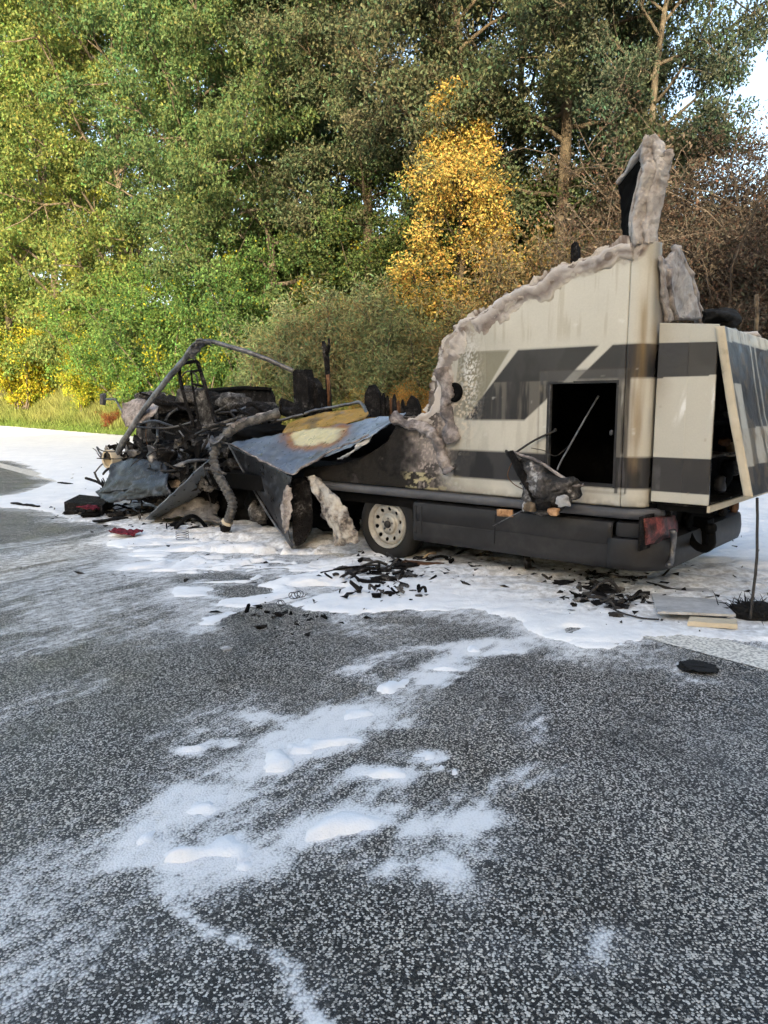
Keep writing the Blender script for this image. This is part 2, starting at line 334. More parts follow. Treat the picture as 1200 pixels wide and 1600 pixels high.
def foam_fields(X, Y):
    fl = np.array([.54, .84]); a = X*fl[0]+Y*fl[1]; b = -X*fl[1]+Y*fl[0]
    wx = (fbm(X*1.6, Y*1.6, 0, 4, 3)-.5); wy = (fbm(X*1.6, Y*1.6, 0, 4, 9)-.5)
    Xw, Yw = X+wx*.22+(fbm(X*9, Y*9, 0, 3, 5)-.5)*.06, Y+wy*.34+(fbm(X*9, Y*9, 0, 3, 6)-.5)*.10+(fbm(X*28, Y*28, 0, 2, 7)-.5)*.05
    main = in_poly(Xw, Yw, AREA).astype(float)
    ed = seg_dist(Xw, Yw, AREA+[AREA[0]]); sd = np.where(main > 0, ed, -ed)
    core = sstep(-.22, .16, sd)
    streak = fbm(a*1.3+wx, b*7.0+wy*2, 0, 4, 21); streak2 = fbm(X*2.2, Y*7, 0, 4, 31); iso = fbm(X*6.5, Y*6.5, 0, 5, 41)
    hol = field(Xw, Yw, HOLES)
    near_zone = 1-sstep(5.2, 6.3, Y+.35*X)                      # thinner, streaky foam away from the wreck
    lz = (1-sstep(6.3, 7.6, Y+.35*X))*(1-sstep(-1.1, .3, X+(wx*1.2)))
    m = core*(1.05+.5*(streak2-.5)) - (1-core)*.0 - hol*1.1 - near_zone*core*(.30*sstep(.52, .74, streak2)+.16*sstep(.52, .75, streak)) - lz*core*(.62*sstep(.44, .60, streak2)+.30*sstep(.48, .62, streak))
    t = field(Xw, Yw, THICK)*(1+1.9*(iso-.5)+1.7*(streak-.5))
    bump_t = field(Xw, Yw, BLOB)*(1+1.2*(iso-.5)+.8*(streak-.5)); den = np.maximum(m*1.1, t); thk = np.maximum(m*1.1, bump_t)
    th = sstep(.60, 1.10, thk)                                    # thick foam
    f = np.clip(field(X+wx*.3, Y+wy*.4, FILM)*1.3*(.55+2.0*(streak-.42)), 0, .52)+np.clip(den, 0, 1.05)*(.76+1.1*(fbm(X*11, Y*11, 0, 4, 88)-.5))
    f = np.maximum(f, sstep(-.55, .0, sd)*.50*(.3+1.5*streak2))-hol*.9; f = np.maximum(f, sstep(.5, .9, th))
    return th, np.clip(f, 0, 1), sd
def axis(lo, hi, a, b, h, g):
    c = list(np.arange(a, b+1e-6, h)); s = h; p = b
    while p < hi: s *= g; p += s; c.append(p)
    s = h; p = a; pre = []
    while p > lo: s *= g; p -= s; pre.append(p)
    return np.array(pre[::-1]+c)
gx = axis(-120, 120, -3.6, 4.4, .024, 1.035); gy = axis(-45, 130, 1.2, 8.4, .024, 1.03)
X, Y = np.meshgrid(gx, gy, indexing='ij'); nx, ny = X.shape
th, film, sdist = foam_fields(X, Y)
NN = X*NORM[0]+Y*NORM[1]
idx = np.arange(nx*ny).reshape(nx, ny)
quads = np.stack([idx[:-1, :-1], idx[1:, :-1], idx[1:, 1:], idx[:-1, 1:]], -1)

def mat_road():
    k = NT('exposed_aggregate'); c = k.coord()
    wn = k.n('TexNoise'); wn.inputs['Scale'].default_value = 120; wn.inputs['Detail'].default_value = 1.0; k.l(c, wn.inputs['Vector'])
    wv = k.n('VectorMath'); wv.operation = 'MULTIPLY_ADD'; k.l(wn.outputs['Color'], wv.inputs[0]); wv.inputs[1].default_value = (.009, .009, .009); k.l(c, wv.inputs[2]); cw = wv.outputs[0]
    v = k.n('TexVoronoi'); v.inputs['Scale'].default_value = 122; k.l(cw, v.inputs['Vector']); v.voronoi_dimensions = '2D'
    v2 = k.n('TexVoronoi'); v2.inputs['Scale'].default_value = 260; k.l(cw, v2.inputs['Vector']); v2.voronoi_dimensions = '2D'
    sep = k.n('SeparateColor'); k.l(v.outputs['Color'], sep.inputs[0]); sep2 = k.n('SeparateColor'); k.l(v2.outputs['Color'], sep2.inputs[0])
    mid = k.noise(c, 2.6, 3); wide = k.noise(c, .55, 3)
    # worn surface: pale and dark chippings, each its own tone, standing in black binder
    lim = k.math('ADD', .34, k.math('MULTIPLY', sep.outputs[2], .30))
    stone = k.math('MULTIPLY', k.math('SUBTRACT', lim, v.outputs['Distance']), 7, True)
    stone2 = k.math('MULTIPLY', k.math('SUBTRACT', k.math('MULTIPLY', sep2.outputs[2], .62), v2.outputs['Distance']), 7, True)
    scol = k.ramp(k.math('ADD', sep.outputs[1], k.math('ADD', k.math('MULTIPLY', k.math('SUBTRACT', mid, .5), .35), k.math('MULTIPLY', k.math('SUBTRACT', wide, .5), .5))), [(.10, (.010, .010, .010)), (.32, (.028, .027, .025)), (.40, (.21, .20, .182)), (.55, (.50, .485, .45)), (.82, (.78, .76, .71))])
    scol2 = k.ramp(sep2.outputs[1], [(.30, (.014, .014, .014)), (.55, (.11, .108, .10)), (1.0, (.44, .43, .40))])
    a = k.mix(stone2, (.015, .015, .0155), scol2); a = k.mix(stone, a, scol); a = k.mix(k.ramp(wide, [(.42, 0.0), (.62, .6)]), a, k.mix(1.0, a, (.92, .86, .76), 'MULTIPLY'))
    rp = k.n('Mapping'); rp.vector_type = 'TEXTURE'; rp.inputs['Rotation'].default_value = (0, 0, math.atan2(ROAD[1], ROAD[0])); rp.inputs['Scale'].default_value = (3.5, .42, 1); k.l(c, rp.inputs['Vector']); trk = k.noise(rp.outputs[0], 1.0, 4, .6, .3)
    a = k.mix(k.ramp(trk, [(.40, 0.0), (.62, .55)]), a, k.mix(1.0, a, (.62, .62, .63), 'MULTIPLY')); oil = k.noise(c, 1.1, 4, .6, .8); a = k.mix(k.ramp(oil, [(.60, 0.0), (.70, .6)]), a, k.mix(1.0, a, (.4, .39, .38), 'MULTIPLY'))
    # foam film lying in streaks over and between the stones
    f = k.attr('film'); fn = k.noise(c, 17, 6, .72)
    mp = k.n('Mapping'); mp.inputs['Rotation'].default_value = (0, 0, -math.atan2(.84, .54)); mp.inputs['Scale'].default_value = (5, 30, 1); mp.vector_type = 'TEXTURE'; mp.inputs['Scale'].default_value = (.15, .045, 1); mp.inputs['Rotation'].default_value = (0, 0, math.atan2(.84, .54)); k.l(c, mp.inputs['Vector'])
    st = k.noise(mp.outputs[0], 1.0, 4, .65, .5)
    gaps = k.math('MULTIPLY', k.math('SUBTRACT', v.outputs['Distance'], .3), -.45)
    ff = k.math('ADD', k.math('ADD', f, gaps), k.math('ADD', k.math('MULTIPLY', k.math('SUBTRACT', fn, .5), 1.15), k.math('MULTIPLY', k.math('SUBTRACT', st, .5), 1.2)))
    cover = k.ramp(ff, [(.24, 0.0), (.42, .34), (.66, .82), (.95, 1.0)])
    cover = k.math('MULTIPLY', cover, k.ramp(f, [(.04, 0.0), (.22, 1.0)]))
    a = k.mix(k.math('MULTIPLY', f, .20), a, (.42, .44, .47))
    col = k.mix(cover, a, (.88, .885, .89))
    k.col(col); k.set(Roughness=k.mix(cover, k.ramp(mid, [(.35, .38), (.65, .65)]), .75), Specular_IOR_Level=.4)
    h = k.math('ADD', k.math('ADD', k.math('MULTIPLY', stone, .8), k.math('MULTIPLY', stone2, .3)), k.math('MULTIPLY', cover, .7)); k.bump(h, .7, .006); return k.m
def mat_foam():
    k = NT('fire_foam'); c = k.coord(); n = k.noise(c, 18, 8, .62); n2 = k.noise(c, 130, 4, .6); st = k.noise(c, 3.2, 6, .6, .6)
    dirt = k.attr('dirt')
    a = k.mix(k.ramp(st, [(.35, 0.0), (.7, 1.0)]), (.80, .82, .84), (.90, .91, .92))
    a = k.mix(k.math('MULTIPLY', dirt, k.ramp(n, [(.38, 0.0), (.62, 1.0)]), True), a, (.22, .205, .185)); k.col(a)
    k.set(Roughness=.7, Specular_IOR_Level=.3); pass
    k.bump(k.math('ADD', n, k.math('MULTIPLY', n2, .35)), .45, .02); return k.m
road_me = None
far = NN > 13.5
vz = np.where(far, -.15, 0.0)
keep = ~(far[:-1, :-1] & far[1:, 1:] & far[1:, :-1] & far[:-1, 1:]) & (NN[:-1, :-1] > -36)
def sub(V, qs):
    u, inv = np.unique(qs.ravel(), return_inverse=True); return V[u], inv.reshape(-1, 4), u
V = np.stack([X, Y, vz], -1).reshape(-1, 3)
v_, q_, u_ = sub(V, quads[keep]); me = qmesh('road', v_, q_); vattr(me, 'film', film.reshape(-1)[u_])
road = link('road', me, mat_road()); road['kind'] = 'structure'

# dirt on the foam: soot washed out round the wreck
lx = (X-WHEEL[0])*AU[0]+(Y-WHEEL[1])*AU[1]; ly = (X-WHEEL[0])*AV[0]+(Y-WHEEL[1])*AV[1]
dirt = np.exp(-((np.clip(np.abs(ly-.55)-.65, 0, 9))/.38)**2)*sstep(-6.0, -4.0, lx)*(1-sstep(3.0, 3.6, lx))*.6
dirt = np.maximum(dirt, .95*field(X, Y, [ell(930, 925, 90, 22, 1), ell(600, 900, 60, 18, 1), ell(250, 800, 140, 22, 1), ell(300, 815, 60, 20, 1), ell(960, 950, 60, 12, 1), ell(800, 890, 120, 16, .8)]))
hz = .006+.012*fbm(X*5, Y*5, 0, 5, 51)+.05*sstep(.25, 1.2, sdist)*fbm(X*1.1, Y*1.5, 0, 4, 61)+.075*sstep(.15, .9, sdist)*(fbm(X*3.2+fbm(X*2, Y*2, 0, 3, 72)*2, Y*6.5, 0, 5, 71)-.25)
blob = field(X, Y, [ell(285, 1330, 45, 24, 1), ell(540, 1298, 55, 20, .9), ell(590, 1217, 45, 12, .7), ell(445, 1185, 30, 16, .7), ell(640, 1064, 70, 7, .8), ell(330, 1250, 60, 28, .6)])
hz = hz+.014*blob*(.2+1.6*fbm(X*11, Y*11, 0, 4, 52))
fz = th**1.4*hz+.004-(1-np.clip(th*8, 0, 1))*.02
thc = np.maximum.reduce([th[:-1, :-1], th[1:, :-1], th[1:, 1:], th[:-1, 1:]])
keepf = (thc > .02) & (NN[:-1, :-1] < 13.35) & (Y[:-1, :-1] > .8)
V = np.stack([X, Y, fz], -1).reshape(-1, 3)
v_, q_, u_ = sub(V, quads[keepf]); me = qmesh('foam', v_, q_); vattr(me, 'dirt', dirt.reshape(-1)[u_])
foam = link('foam', me, mat_foam()); tag(foam, 'white fire-fighting foam spread over the road round the burnt motorhome', 'foam', kind='stuff')

# painted edge line
def mat_paint():
    k = NT('road_paint'); c = k.coord(); n = k.noise(c, 60, 5); v = k.n('TexVoronoi'); v.inputs['Scale'].default_value = 60; k.l(c, v.inputs['Vector'])
    k.col(k.mix(k.ramp(v.outputs['Distance'], [(.42, 0.0), (.70, .75)]), k.mix(k.ramp(n, [(.4, 0.0), (.7, .5)]), (.80, .77, .70), (.56, .53, .47)), (.26, .25, .22))); k.set(Roughness=.75); k.bump(v.outputs['Distance'], -.6, .006); return k.m
ts = np.arange(-30, 90, .6); a = [NORM*3.87+ROAD*t for t in ts]; b = [NORM*4.2+ROAD*t for t in ts]
V = np.array([p for ab in zip(a, b) for p in ab]); V[:, 2] = .004
edge = add('edge_line', (V, [(2*i, 2*i+2, 2*i+3, 2*i+1) for i in range(len(ts)-1)]), mat_paint()); edge['kind'] = 'structure'

# verge and bank
def mat_bank():
    k = NT('verge_soil'); c = k.coord(); n = k.noise(c, 1.2, 6); n2 = k.noise(c, 12, 6, .65); br = k.attr('burnt')
    g = k.ramp(n2, [(.3, (.035, .045, .014)), (.5, (.085, .085, .03)), (.7, (.15, .125, .055))])
    a = k.ramp(k.math('ADD', k.math('MULTIPLY', n, .35), k.math('MULTIPLY', n2, .65)), [(.32, (.012, .011, .010)), (.48, (.045, .04, .036)), (.58, (.15, .14, .13)), (.70, (.36, .345, .33))])
    k.col(k.mix(br, g, a)); k.set(Roughness=.95, Specular_IOR_Level=.1); k.bump(n2, .8, .06); return k.m
nn = np.concatenate([np.linspace(13.4, 24, 60), np.linspace(25, 140, 30)]); rr = np.linspace(-60, 160, 200)
A, B = np.meshgrid(nn, rr, indexing='ij'); Z = bank_z(A)+(fbm(A*.7, B*.7, 0, 4, 5)-.5)*.5*sstep(14, 16, A)-.002
V = np.stack([A*NORM[0]+B*ROAD[0], A*NORM[1]+B*ROAD[1], Z], -1); i2 = np.arange(A.size).reshape(A.shape)
me = qmesh('bank', V.reshape(-1, 3), np.stack([i2[:-1, :-1], i2[1:, :-1], i2[1:, 1:], i2[:-1, 1:]], -1).reshape(-1, 4))
vattr(me, 'burnt', (1-sstep(-2, 9, B+(fbm(A*.5, B*.5, 0, 3, 8)-.5)*6)).ravel())
bank = link('bank', me, mat_bank()); bank['kind'] = 'structure'
kerb_v = [NORM*n+ROAD*t+AZ*z for t in (-60, 160) for n, z in ((13.25, 0.003), (13.25, .02), (13.5, .03), (13.5, -.1))]
# field / land beyond the other carriageway
def mat_land():
    k = NT('far_land'); n = k.noise(k.coord(), .8, 6); k.col(k.ramp(n, [(.3, (.04, .05, .02)), (.7, (.10, .10, .045))])); k.set(Roughness=.95); return k.m
V = [tuple(NORM*n+ROAD*t+AZ*-.03) for n, t in ((-35.9, -400), (-35.9, 400), (-400, 400), (-400, -400))]
land = add('far_field', (V, [(0, 1, 2, 3)]), mat_land()); land['kind'] = 'structure'

hz_ = add('horizon_land', ([(-3000, -3000, -.25), (3000, -3000, -.25), (3000, 3000, -.25), (-3000, 3000, -.25)], [(0, 1, 2, 3)]), land.data.materials[0]); hz_['kind'] = 'structure'
# ---- leaves
def mat_leaf(name, trans=.35):
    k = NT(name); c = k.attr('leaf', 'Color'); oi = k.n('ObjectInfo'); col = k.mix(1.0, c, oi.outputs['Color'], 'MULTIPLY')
    k.col(col); k.set(Roughness=.62, Specular_IOR_Level=.25)
    tr = k.n('BsdfTranslucent'); hs = k.n('HueSaturation'); hs.inputs['Value'].default_value = 1.25; hs.inputs['Saturation'].default_value = 1.1; hs.inputs['Hue'].default_value = .49
    k.l(col, hs.inputs['Color']); k.l(hs.outputs[0], tr.inputs[0])
    ms = k.n('MixShader'); ms.inputs[0].default_value = trans; k.l(k.b.outputs[0], ms.inputs[1]); k.l(tr.outputs[0], ms.inputs[2]); k.l(ms.outputs[0], k.out.inputs[0]); return k.m
M['leaf'] = mat_leaf('leaf')
M['bark'] = mat_mottled('bark', [(.3, (.035, .028, .02)), (.5, (.09, .075, .055)), (.7, (.18, .155, .12))], 5, .9, .7, .03)
M['barkwarm'] = mat_mottled('bark_scorched', [(.3, (.022, .018, .012)), (.5, (.058, .045, .030)), (.7, (.105, .085, .058))], 5, .9, .7, .03)
M['twig'] = mat_mottled('dead_twigs', [(.3, (.028, .022, .017)), (.5, (.075, .058, .044)), (.7, (.16, .13, .10))], 9, .9, .4, .01)

def leaf_mesh(name, cen, rad, per, ln, wd, r, base, var=.3, flat=.75, second=None, sfrac=0.0, up=.5, droop=0.0):
    """many small diamond leaves spread round clump centres; every leaf its own shade of its own colour"""
    n = len(cen)*per
    ci = np.repeat(np.arange(len(cen)), per)
    d = r.normal(size=(n, 3)); d /= np.linalg.norm(d, axis=1)[:, None]
    rad_ = np.asarray(rad)[ci]*(r.random(n)**.45)
    p = np.asarray(cen)[ci]+d*rad_[:, None]*np.array([1, 1, flat])
    t = r.normal(size=(n, 3))+d*.6; t[:, 2] -= droop; t /= np.linalg.norm(t, axis=1)[:, None]
    nv = r.normal(size=(n, 3))*.75+d*.35; nv[:, 2] += up; s = np.cross(t, nv); s /= np.linalg.norm(s, axis=1)[:, None]+1e-9
    nv = np.cross(s, t)
    l = ln*(.65+.7*r.random(n))[:, None]; w_ = wd*(.65+.7*r.random(n))[:, None]
    v = np.empty((n, 4, 3)); v[:, 0] = p; v[:, 1] = p+t*l*.45+s*w_*.5+nv*w_*.18; v[:, 2] = p+t*l; v[:, 3] = p+t*l*.45-s*w_*.5+nv*w_*.18
    q = np.arange(n*4).reshape(n, 4); me = qmesh(name, v.reshape(-1, 3), q, False)
    cb = r.normal(size=len(cen))*.16; val = np.clip(1+var*r.normal(size=n)+cb[ci], .35, 1.9)
    c = np.asarray(base)[None, :]*val[:, None]; c[:, 0] *= 1+.18*r.normal(size=n); c = np.clip(c, .004, .8)
    if second is not None:
        k = r.random(n) < (np.where(r.random(len(cen)) < sfrac, .75, .02))[ci]; c[k] = np.asarray(second)[None, :]*(.7+.6*r.random(k.sum()))[:, None]
    vcol(me, 'leaf', np.repeat(c, 4, axis=0)); me.materials.append(M['leaf']); return me
def limb(p0, dir0, length, n, r, bend=.25, rise=.1):
    P = [np.array(p0, float)]; d = np.array(dir0, float); d /= np.linalg.norm(d)
    for i in range(n):
        d = d+r.normal(size=3)*bend/n**.5; d[2] += rise/n; d /= np.linalg.norm(d); P.append(P[-1]+d*length/n)
    return np.array(P)
def tree_meshes(name, seed, h, cb, rad, nl, nsub, per, ln, wd, base, crad=.75, shape=1.0, trunk_r=.2, lean=(0, 0), limb_rise=.25, **kw):
    """one trunk mesh with limbs, one crown mesh; crown outline follows the limbs so it stays ragged"""
    r = np.random.default_rng(seed); tw = []
    tp = [np.array([0, 0, -.4])]; n = 9
    for i in range(1, n+1):
        f = i/n; tp.append(np.array([lean[0]*f+r.normal()*.12*f*2, lean[1]*f+r.normal()*.12*f*2, h*.93*f]))
    tp = np.array(tp); tr = np.interp(np.arange(n+1), [0, 1, n], [trunk_r*1.25, trunk_r, trunk_r*.12])
    tw.append(tube(tp, tr, 8, trunk_r*.06, True, seed)); cen = []
    for k in range(nl):
        f = (k+.5)/nl; f = f**.9; z = cb+(h*.95-cb)*f
        i = np.clip(np.searchsorted(tp[:, 2], z)-1, 0, n-1); q = (z-tp[i][2])/(tp[i+1][2]-tp[i][2]); p = tp[i]*(1-q)+tp[i+1]*q
        az = k*2.399+r.normal()*.5; prof = math.sin(math.pi*min(1, .18+.82*f*shape))**.7 if shape < 1.2 else (1-f)**.6
        ll = rad*max(.25, prof)*(.7+.55*r.random()); el = .15+.75*f+r.normal()*.15
        pl = limb(p, (math.cos(az)*math.cos(el), math.sin(az)*math.cos(el), math.sin(el)), ll, 6, r, .35, limb_rise)
        tw.append(tube(pl, np.linspace(trunk_r*(.42-.25*f), .018, 7), 5, 0, False))
        cen.append(pl[-1]); cen.append(pl[4]); cen.append(pl[3]+r.normal(size=3)*.25)
        for s in range(nsub):
            j = r.integers(2, 6); d = pl[j]-pl[j-1]; d = d/np.linalg.norm(d)+r.normal(size=3)*.75
            sp = limb(pl[j], d, ll*(.22+.3*r.random()), 3, r, .4, .05); tw.append(tube(sp, np.linspace(.03, .01, 4), 3, 0, False)); cen.append(sp[-1]); cen.append(sp[2])
    cen = np.array(cen); me_c = leaf_mesh(name+'_crown', cen, crad*(.6+.8*r.random(len(cen))), per, ln, wd, r, base, **kw)
    v, f = merge(*tw); me_t = mesh(name+'_trunk', v, f); me_t.materials.append(M['bark']); return me_t, me_c
def plant(kind, name, label, cat, xy, z, scale=1.0, rz=0.0, tint=(1, 1, 1), group=None, sz=None, bark=None):
    t = thing(name, label, cat, (xy[0], xy[1], z), rz, group)
    t.scale = (scale, scale, sz or scale)
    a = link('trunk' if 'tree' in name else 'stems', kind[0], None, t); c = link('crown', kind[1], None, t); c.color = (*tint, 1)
    if bark: a.material_slots[0].link = 'OBJECT'; a.material_slots[0].material = bark
    return t
GREEN = (.092, .122, .040); OLIVE = (.080, .104, .052)
K_broad = tree_meshes('broadleaf', 11, 15, 1.0, 5.2, 36, 8, 195, .126, .085, GREEN, .60, var=.2, flat=.55, up=.9, second=(.17, .19, .045), sfrac=.02)
K_broad2 = tree_meshes('broadleaf_b', 12, 14, .6, 5.0, 34, 8, 200, .126, .085, (.078, .118, .042), .62, var=.2, flat=.55, up=.9, second=(.17, .18, .045), sfrac=.02)
K_slim = tree_meshes('slim', 13, 16, 2.0, 4.3, 36, 8, 175, .125, .075, OLIVE, .66, flat=.55, up=.8, trunk_r=.21, second=(.105, .108, .06), sfrac=.25)
K_slim2 = tree_meshes('slim_b', 14, 15, 2.4, 4.5, 34, 8, 170, .125, .075, (.078, .098, .052), .66, flat=.55, up=.8, trunk_r=.18, second=(.10, .10, .058), sfrac=.25)
K_gold = tree_meshes('gold', 15, 13, .8, 3.3, 30, 7, 95, .135, .09, (.37, .275, .075), .72, flat=.7, trunk_r=.17, second=(.13, .135, .06), sfrac=.22)  # scorched gold; low-sun brightness is also put into the leaf colour
def shrub_meshes(name, seed, h, rad, ns, per, ln, wd, base, crad=.55, **kw):
    r = np.random.default_rng(seed); tw, cen = [], []
    for k in range(ns):
        az = r.random()*6.283; el = math.radians(38+50*r.random()); p0 = np.array([r.normal()*rad*.22, r.normal()*rad*.22, -.3])
        ll = h*(.55+.55*r.random())*(1 if el > 1 else .85)
        pl = limb(p0, (math.cos(az)*math.cos(el)*rad/h*1.6, math.sin(az)*math.cos(el)*rad/h*1.6, math.sin(el)), ll, 7, r, .35, .1)
        tw.append(tube(pl, np.linspace(.045, .008, 8), 4, 0, False))
        for j in range(1, 8): cen.append(pl[j]+r.normal(size=3)*.15)
        for s in range(5):
            j = r.integers(2, 7); sp = limb(pl[j], r.normal(size=3)+np.array([0, 0, .4]), ll*.22, 3, r, .4, .1); tw.append(tube(sp, np.linspace(.012, .005, 4), 3, 0, False)); cen += [sp[-1], sp[1]]
    cen = np.array(cen); cen[:, 2] = np.maximum(cen[:, 2], .1)
    me_c = leaf_mesh(name+'_crown', cen, crad*(.6+.8*r.random(len(cen))), per, ln, wd, r, base, **kw)
    v, f = merge(*tw); me_t = mesh(name+'_stems', v, f); me_t.materials.append(M['bark']); return me_t, me_c
K_willow = shrub_meshes('willow', 21, 4.6, 2.4, 34, 60, .17, .045, (.150, .178, .092), .55, up=.2, second=(.20, .17, .08), sfrac=.12)
K_willow2 = shrub_meshes('willow_b', 22, 4.4, 2.6, 32, 60, .17, .045, (.142, .165, .088), .55, up=.2, second=(.19, .15, .07), sfrac=.2)
K_round = shrub_meshes('hazel', 23, 6.5, 3.2, 36, 100, .13, .09, (.080, .125, .036), .55, flat=.6, up=.8, second=(.25, .22, .02), sfrac=.08)
K_yellow = shrub_meshes('yellow', 24, 5.0, 3.0, 36, 66, .13, .09, (.32, .30, .03), .5, second=(.12, .16, .02), sfrac=.3)  # yellow of a sunlit patch, put into the leaf colour
K_brown = shrub_meshes('scorched', 25, 4.6, 2.4, 30, 42, .13, .06, (.16, .125, .06), .5, second=(.20, .14, .06), sfrac=.3)
def dead_meshes(name, seed, h, rad, ns, leaves=18):
    r = np.random.default_rng(seed); tw, cen = [], []
    for k in range(ns):
        az = r.random()*6.283; el = math.radians(30+58*r.random()); p0 = np.array([r.normal()*rad*.4, r.normal()*rad*.3, -.3]); ll = h*(.5+.6*r.random())
        pl = limb(p0, (math.cos(az)*math.cos(el), math.sin(az)*math.cos(el), math.sin(el)), ll, 7, r, .5, -.1); tw.append(tube(pl, np.linspace(.035, .008, 8), 4, 0, False))
        for s in range(9):
            j = r.integers(1, 7); sp = limb(pl[j], r.normal(size=3)+np.array([0, 0, .3]), ll*(.15+.3*r.random()), 4, r, .6, -.2); tw.append(tube(sp, np.linspace(.012, .004, 5), 3, 0, False)); cen.append(sp[-1])
            for s2 in range(2):
                s3 = limb(sp[2], r.normal(size=3), ll*.14, 2, r, .5, 0); tw.append(tube(s3, np.linspace(.006, .003, 3), 3, 0, False)); cen.append(s3[-1])
    me_c = leaf_mesh(name+'_crown', np.array(cen), np.full(len(cen), .28), leaves, .09, .04, r, (.075, .056, .040), second=(.15, .12, .09), sfrac=.2)
    v, f = merge(*tw); me_t = mesh(name+'_stems', v, f); me_t.materials.append(M['twig']); return me_t, me_c
K_dead = dead_meshes('dead', 31, 4.8, 2.0, 42)
K_dead2 = dead_meshes('dead_b', 32, 4.0, 2.2, 40, 22)

def tplace(kind, name, label, cat, px, n, s, rz, tint, sz=None, bark=None, group=None, dz=0):
    xy = T(px, n); return plant(kind, name, label, cat, xy, float(bank_z(n))-.1+dz, s, rz, tint, group, sz, bark)
WOOD = 'trees of the roadside wood'; SHR = 'shrubs along the foot of the wood'
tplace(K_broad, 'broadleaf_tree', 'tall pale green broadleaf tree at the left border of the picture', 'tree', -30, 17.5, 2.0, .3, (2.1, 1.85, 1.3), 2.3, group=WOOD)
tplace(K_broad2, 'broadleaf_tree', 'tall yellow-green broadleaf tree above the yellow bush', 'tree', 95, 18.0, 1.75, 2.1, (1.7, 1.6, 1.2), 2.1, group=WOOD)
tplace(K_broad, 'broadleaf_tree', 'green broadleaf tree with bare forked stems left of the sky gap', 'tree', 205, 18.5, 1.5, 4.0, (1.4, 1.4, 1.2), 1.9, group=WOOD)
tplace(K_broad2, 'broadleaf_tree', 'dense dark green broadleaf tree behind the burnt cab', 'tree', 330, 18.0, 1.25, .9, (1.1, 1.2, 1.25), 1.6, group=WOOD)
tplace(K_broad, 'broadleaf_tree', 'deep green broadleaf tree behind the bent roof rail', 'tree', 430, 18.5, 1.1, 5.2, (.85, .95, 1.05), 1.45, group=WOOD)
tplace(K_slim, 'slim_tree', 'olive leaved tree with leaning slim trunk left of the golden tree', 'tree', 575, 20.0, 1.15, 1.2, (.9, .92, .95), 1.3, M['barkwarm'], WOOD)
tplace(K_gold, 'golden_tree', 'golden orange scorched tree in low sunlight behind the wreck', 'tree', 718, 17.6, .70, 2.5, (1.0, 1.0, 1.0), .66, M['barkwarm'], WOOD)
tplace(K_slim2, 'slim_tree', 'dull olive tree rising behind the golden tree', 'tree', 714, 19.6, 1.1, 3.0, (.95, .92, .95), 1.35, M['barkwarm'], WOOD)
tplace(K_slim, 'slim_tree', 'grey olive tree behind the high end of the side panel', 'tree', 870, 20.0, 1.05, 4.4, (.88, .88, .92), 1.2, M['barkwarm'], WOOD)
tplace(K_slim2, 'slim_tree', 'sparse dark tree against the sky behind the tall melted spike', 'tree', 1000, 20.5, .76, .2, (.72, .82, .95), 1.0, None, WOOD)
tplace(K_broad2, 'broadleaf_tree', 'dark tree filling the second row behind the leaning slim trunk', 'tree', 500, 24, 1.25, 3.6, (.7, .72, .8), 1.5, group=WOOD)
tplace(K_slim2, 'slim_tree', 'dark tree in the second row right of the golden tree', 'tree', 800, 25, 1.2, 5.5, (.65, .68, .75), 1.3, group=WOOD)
for i, (t_, s_) in enumerate(((78, 1.7), (92, 1.6), (106, 1.8), (121, 1.7))):
    p_ = NORM*17.8+ROAD*t_; plant((K_broad, K_broad2)[i % 2], 'broadleaf_tree', ('nearest', 'second', 'third', 'farthest')[i]+' broadleaf tree of the wood beyond the left border', 'tree', p_[:2], 2.7, s_, i*1.1, (1.6, 1.5, 1.1), WOOD, s_*1.1)
# undergrowth
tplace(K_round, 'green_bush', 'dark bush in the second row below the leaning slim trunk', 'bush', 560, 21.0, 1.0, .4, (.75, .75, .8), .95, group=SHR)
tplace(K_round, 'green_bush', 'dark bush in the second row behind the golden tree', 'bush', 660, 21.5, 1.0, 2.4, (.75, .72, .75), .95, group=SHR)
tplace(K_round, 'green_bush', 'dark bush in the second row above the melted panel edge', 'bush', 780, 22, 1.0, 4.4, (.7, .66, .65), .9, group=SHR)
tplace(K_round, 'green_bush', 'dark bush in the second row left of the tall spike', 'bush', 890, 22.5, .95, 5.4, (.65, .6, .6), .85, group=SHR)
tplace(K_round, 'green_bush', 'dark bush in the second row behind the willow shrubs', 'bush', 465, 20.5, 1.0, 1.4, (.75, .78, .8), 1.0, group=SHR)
tplace(K_yellow, 'yellow_bush', 'bush with sunlit yellow put into its leaf colour, at the left edge above the grass', 'bush', 62, 16.4, 1.35, .4, (1.05, 1.05, 1), 1.5, group=SHR)
tplace(K_yellow, 'yellow_bush', 'smaller bush with painted sunlit yellow, between the grass and the dark green bushes', 'bush', 148, 16.0, .72, 3.0, (.85, .97, 1), .95, group=SHR)
tplace(K_round, 'green_bush', 'green bush behind the smaller yellow bush', 'bush', 150, 18.6, 1.2, 1.0, (1.45, 1.5, 1.1), 1.25, group=SHR)
tplace(K_round, 'green_bush', 'dark green bush straight above the mirror arm of the cab', 'bush', 225, 16.4, .95, 2.2, (1.15, 1.35, 1.1), 1.1, group=SHR)
tplace(K_round, 'green_bush', 'tall green bush behind the bent windscreen pillar', 'bush', 305, 16.3, .92, 4.1, (1.15, 1.3, 1.15), 1.15, group=SHR)
tplace(K_round, 'green_bush', 'green bush between the cab frame and the willow shrubs', 'bush', 385, 17.0, .9, 5.0, (1.0, 1.15, 1.1), 1.05, group=SHR)
tplace(K_willow, 'willow_shrub', 'grey-green willow shrub behind the bent roof rail', 'shrub', 435, 15.8, .95, .3, (.9, .98, .9), .9, group=SHR)
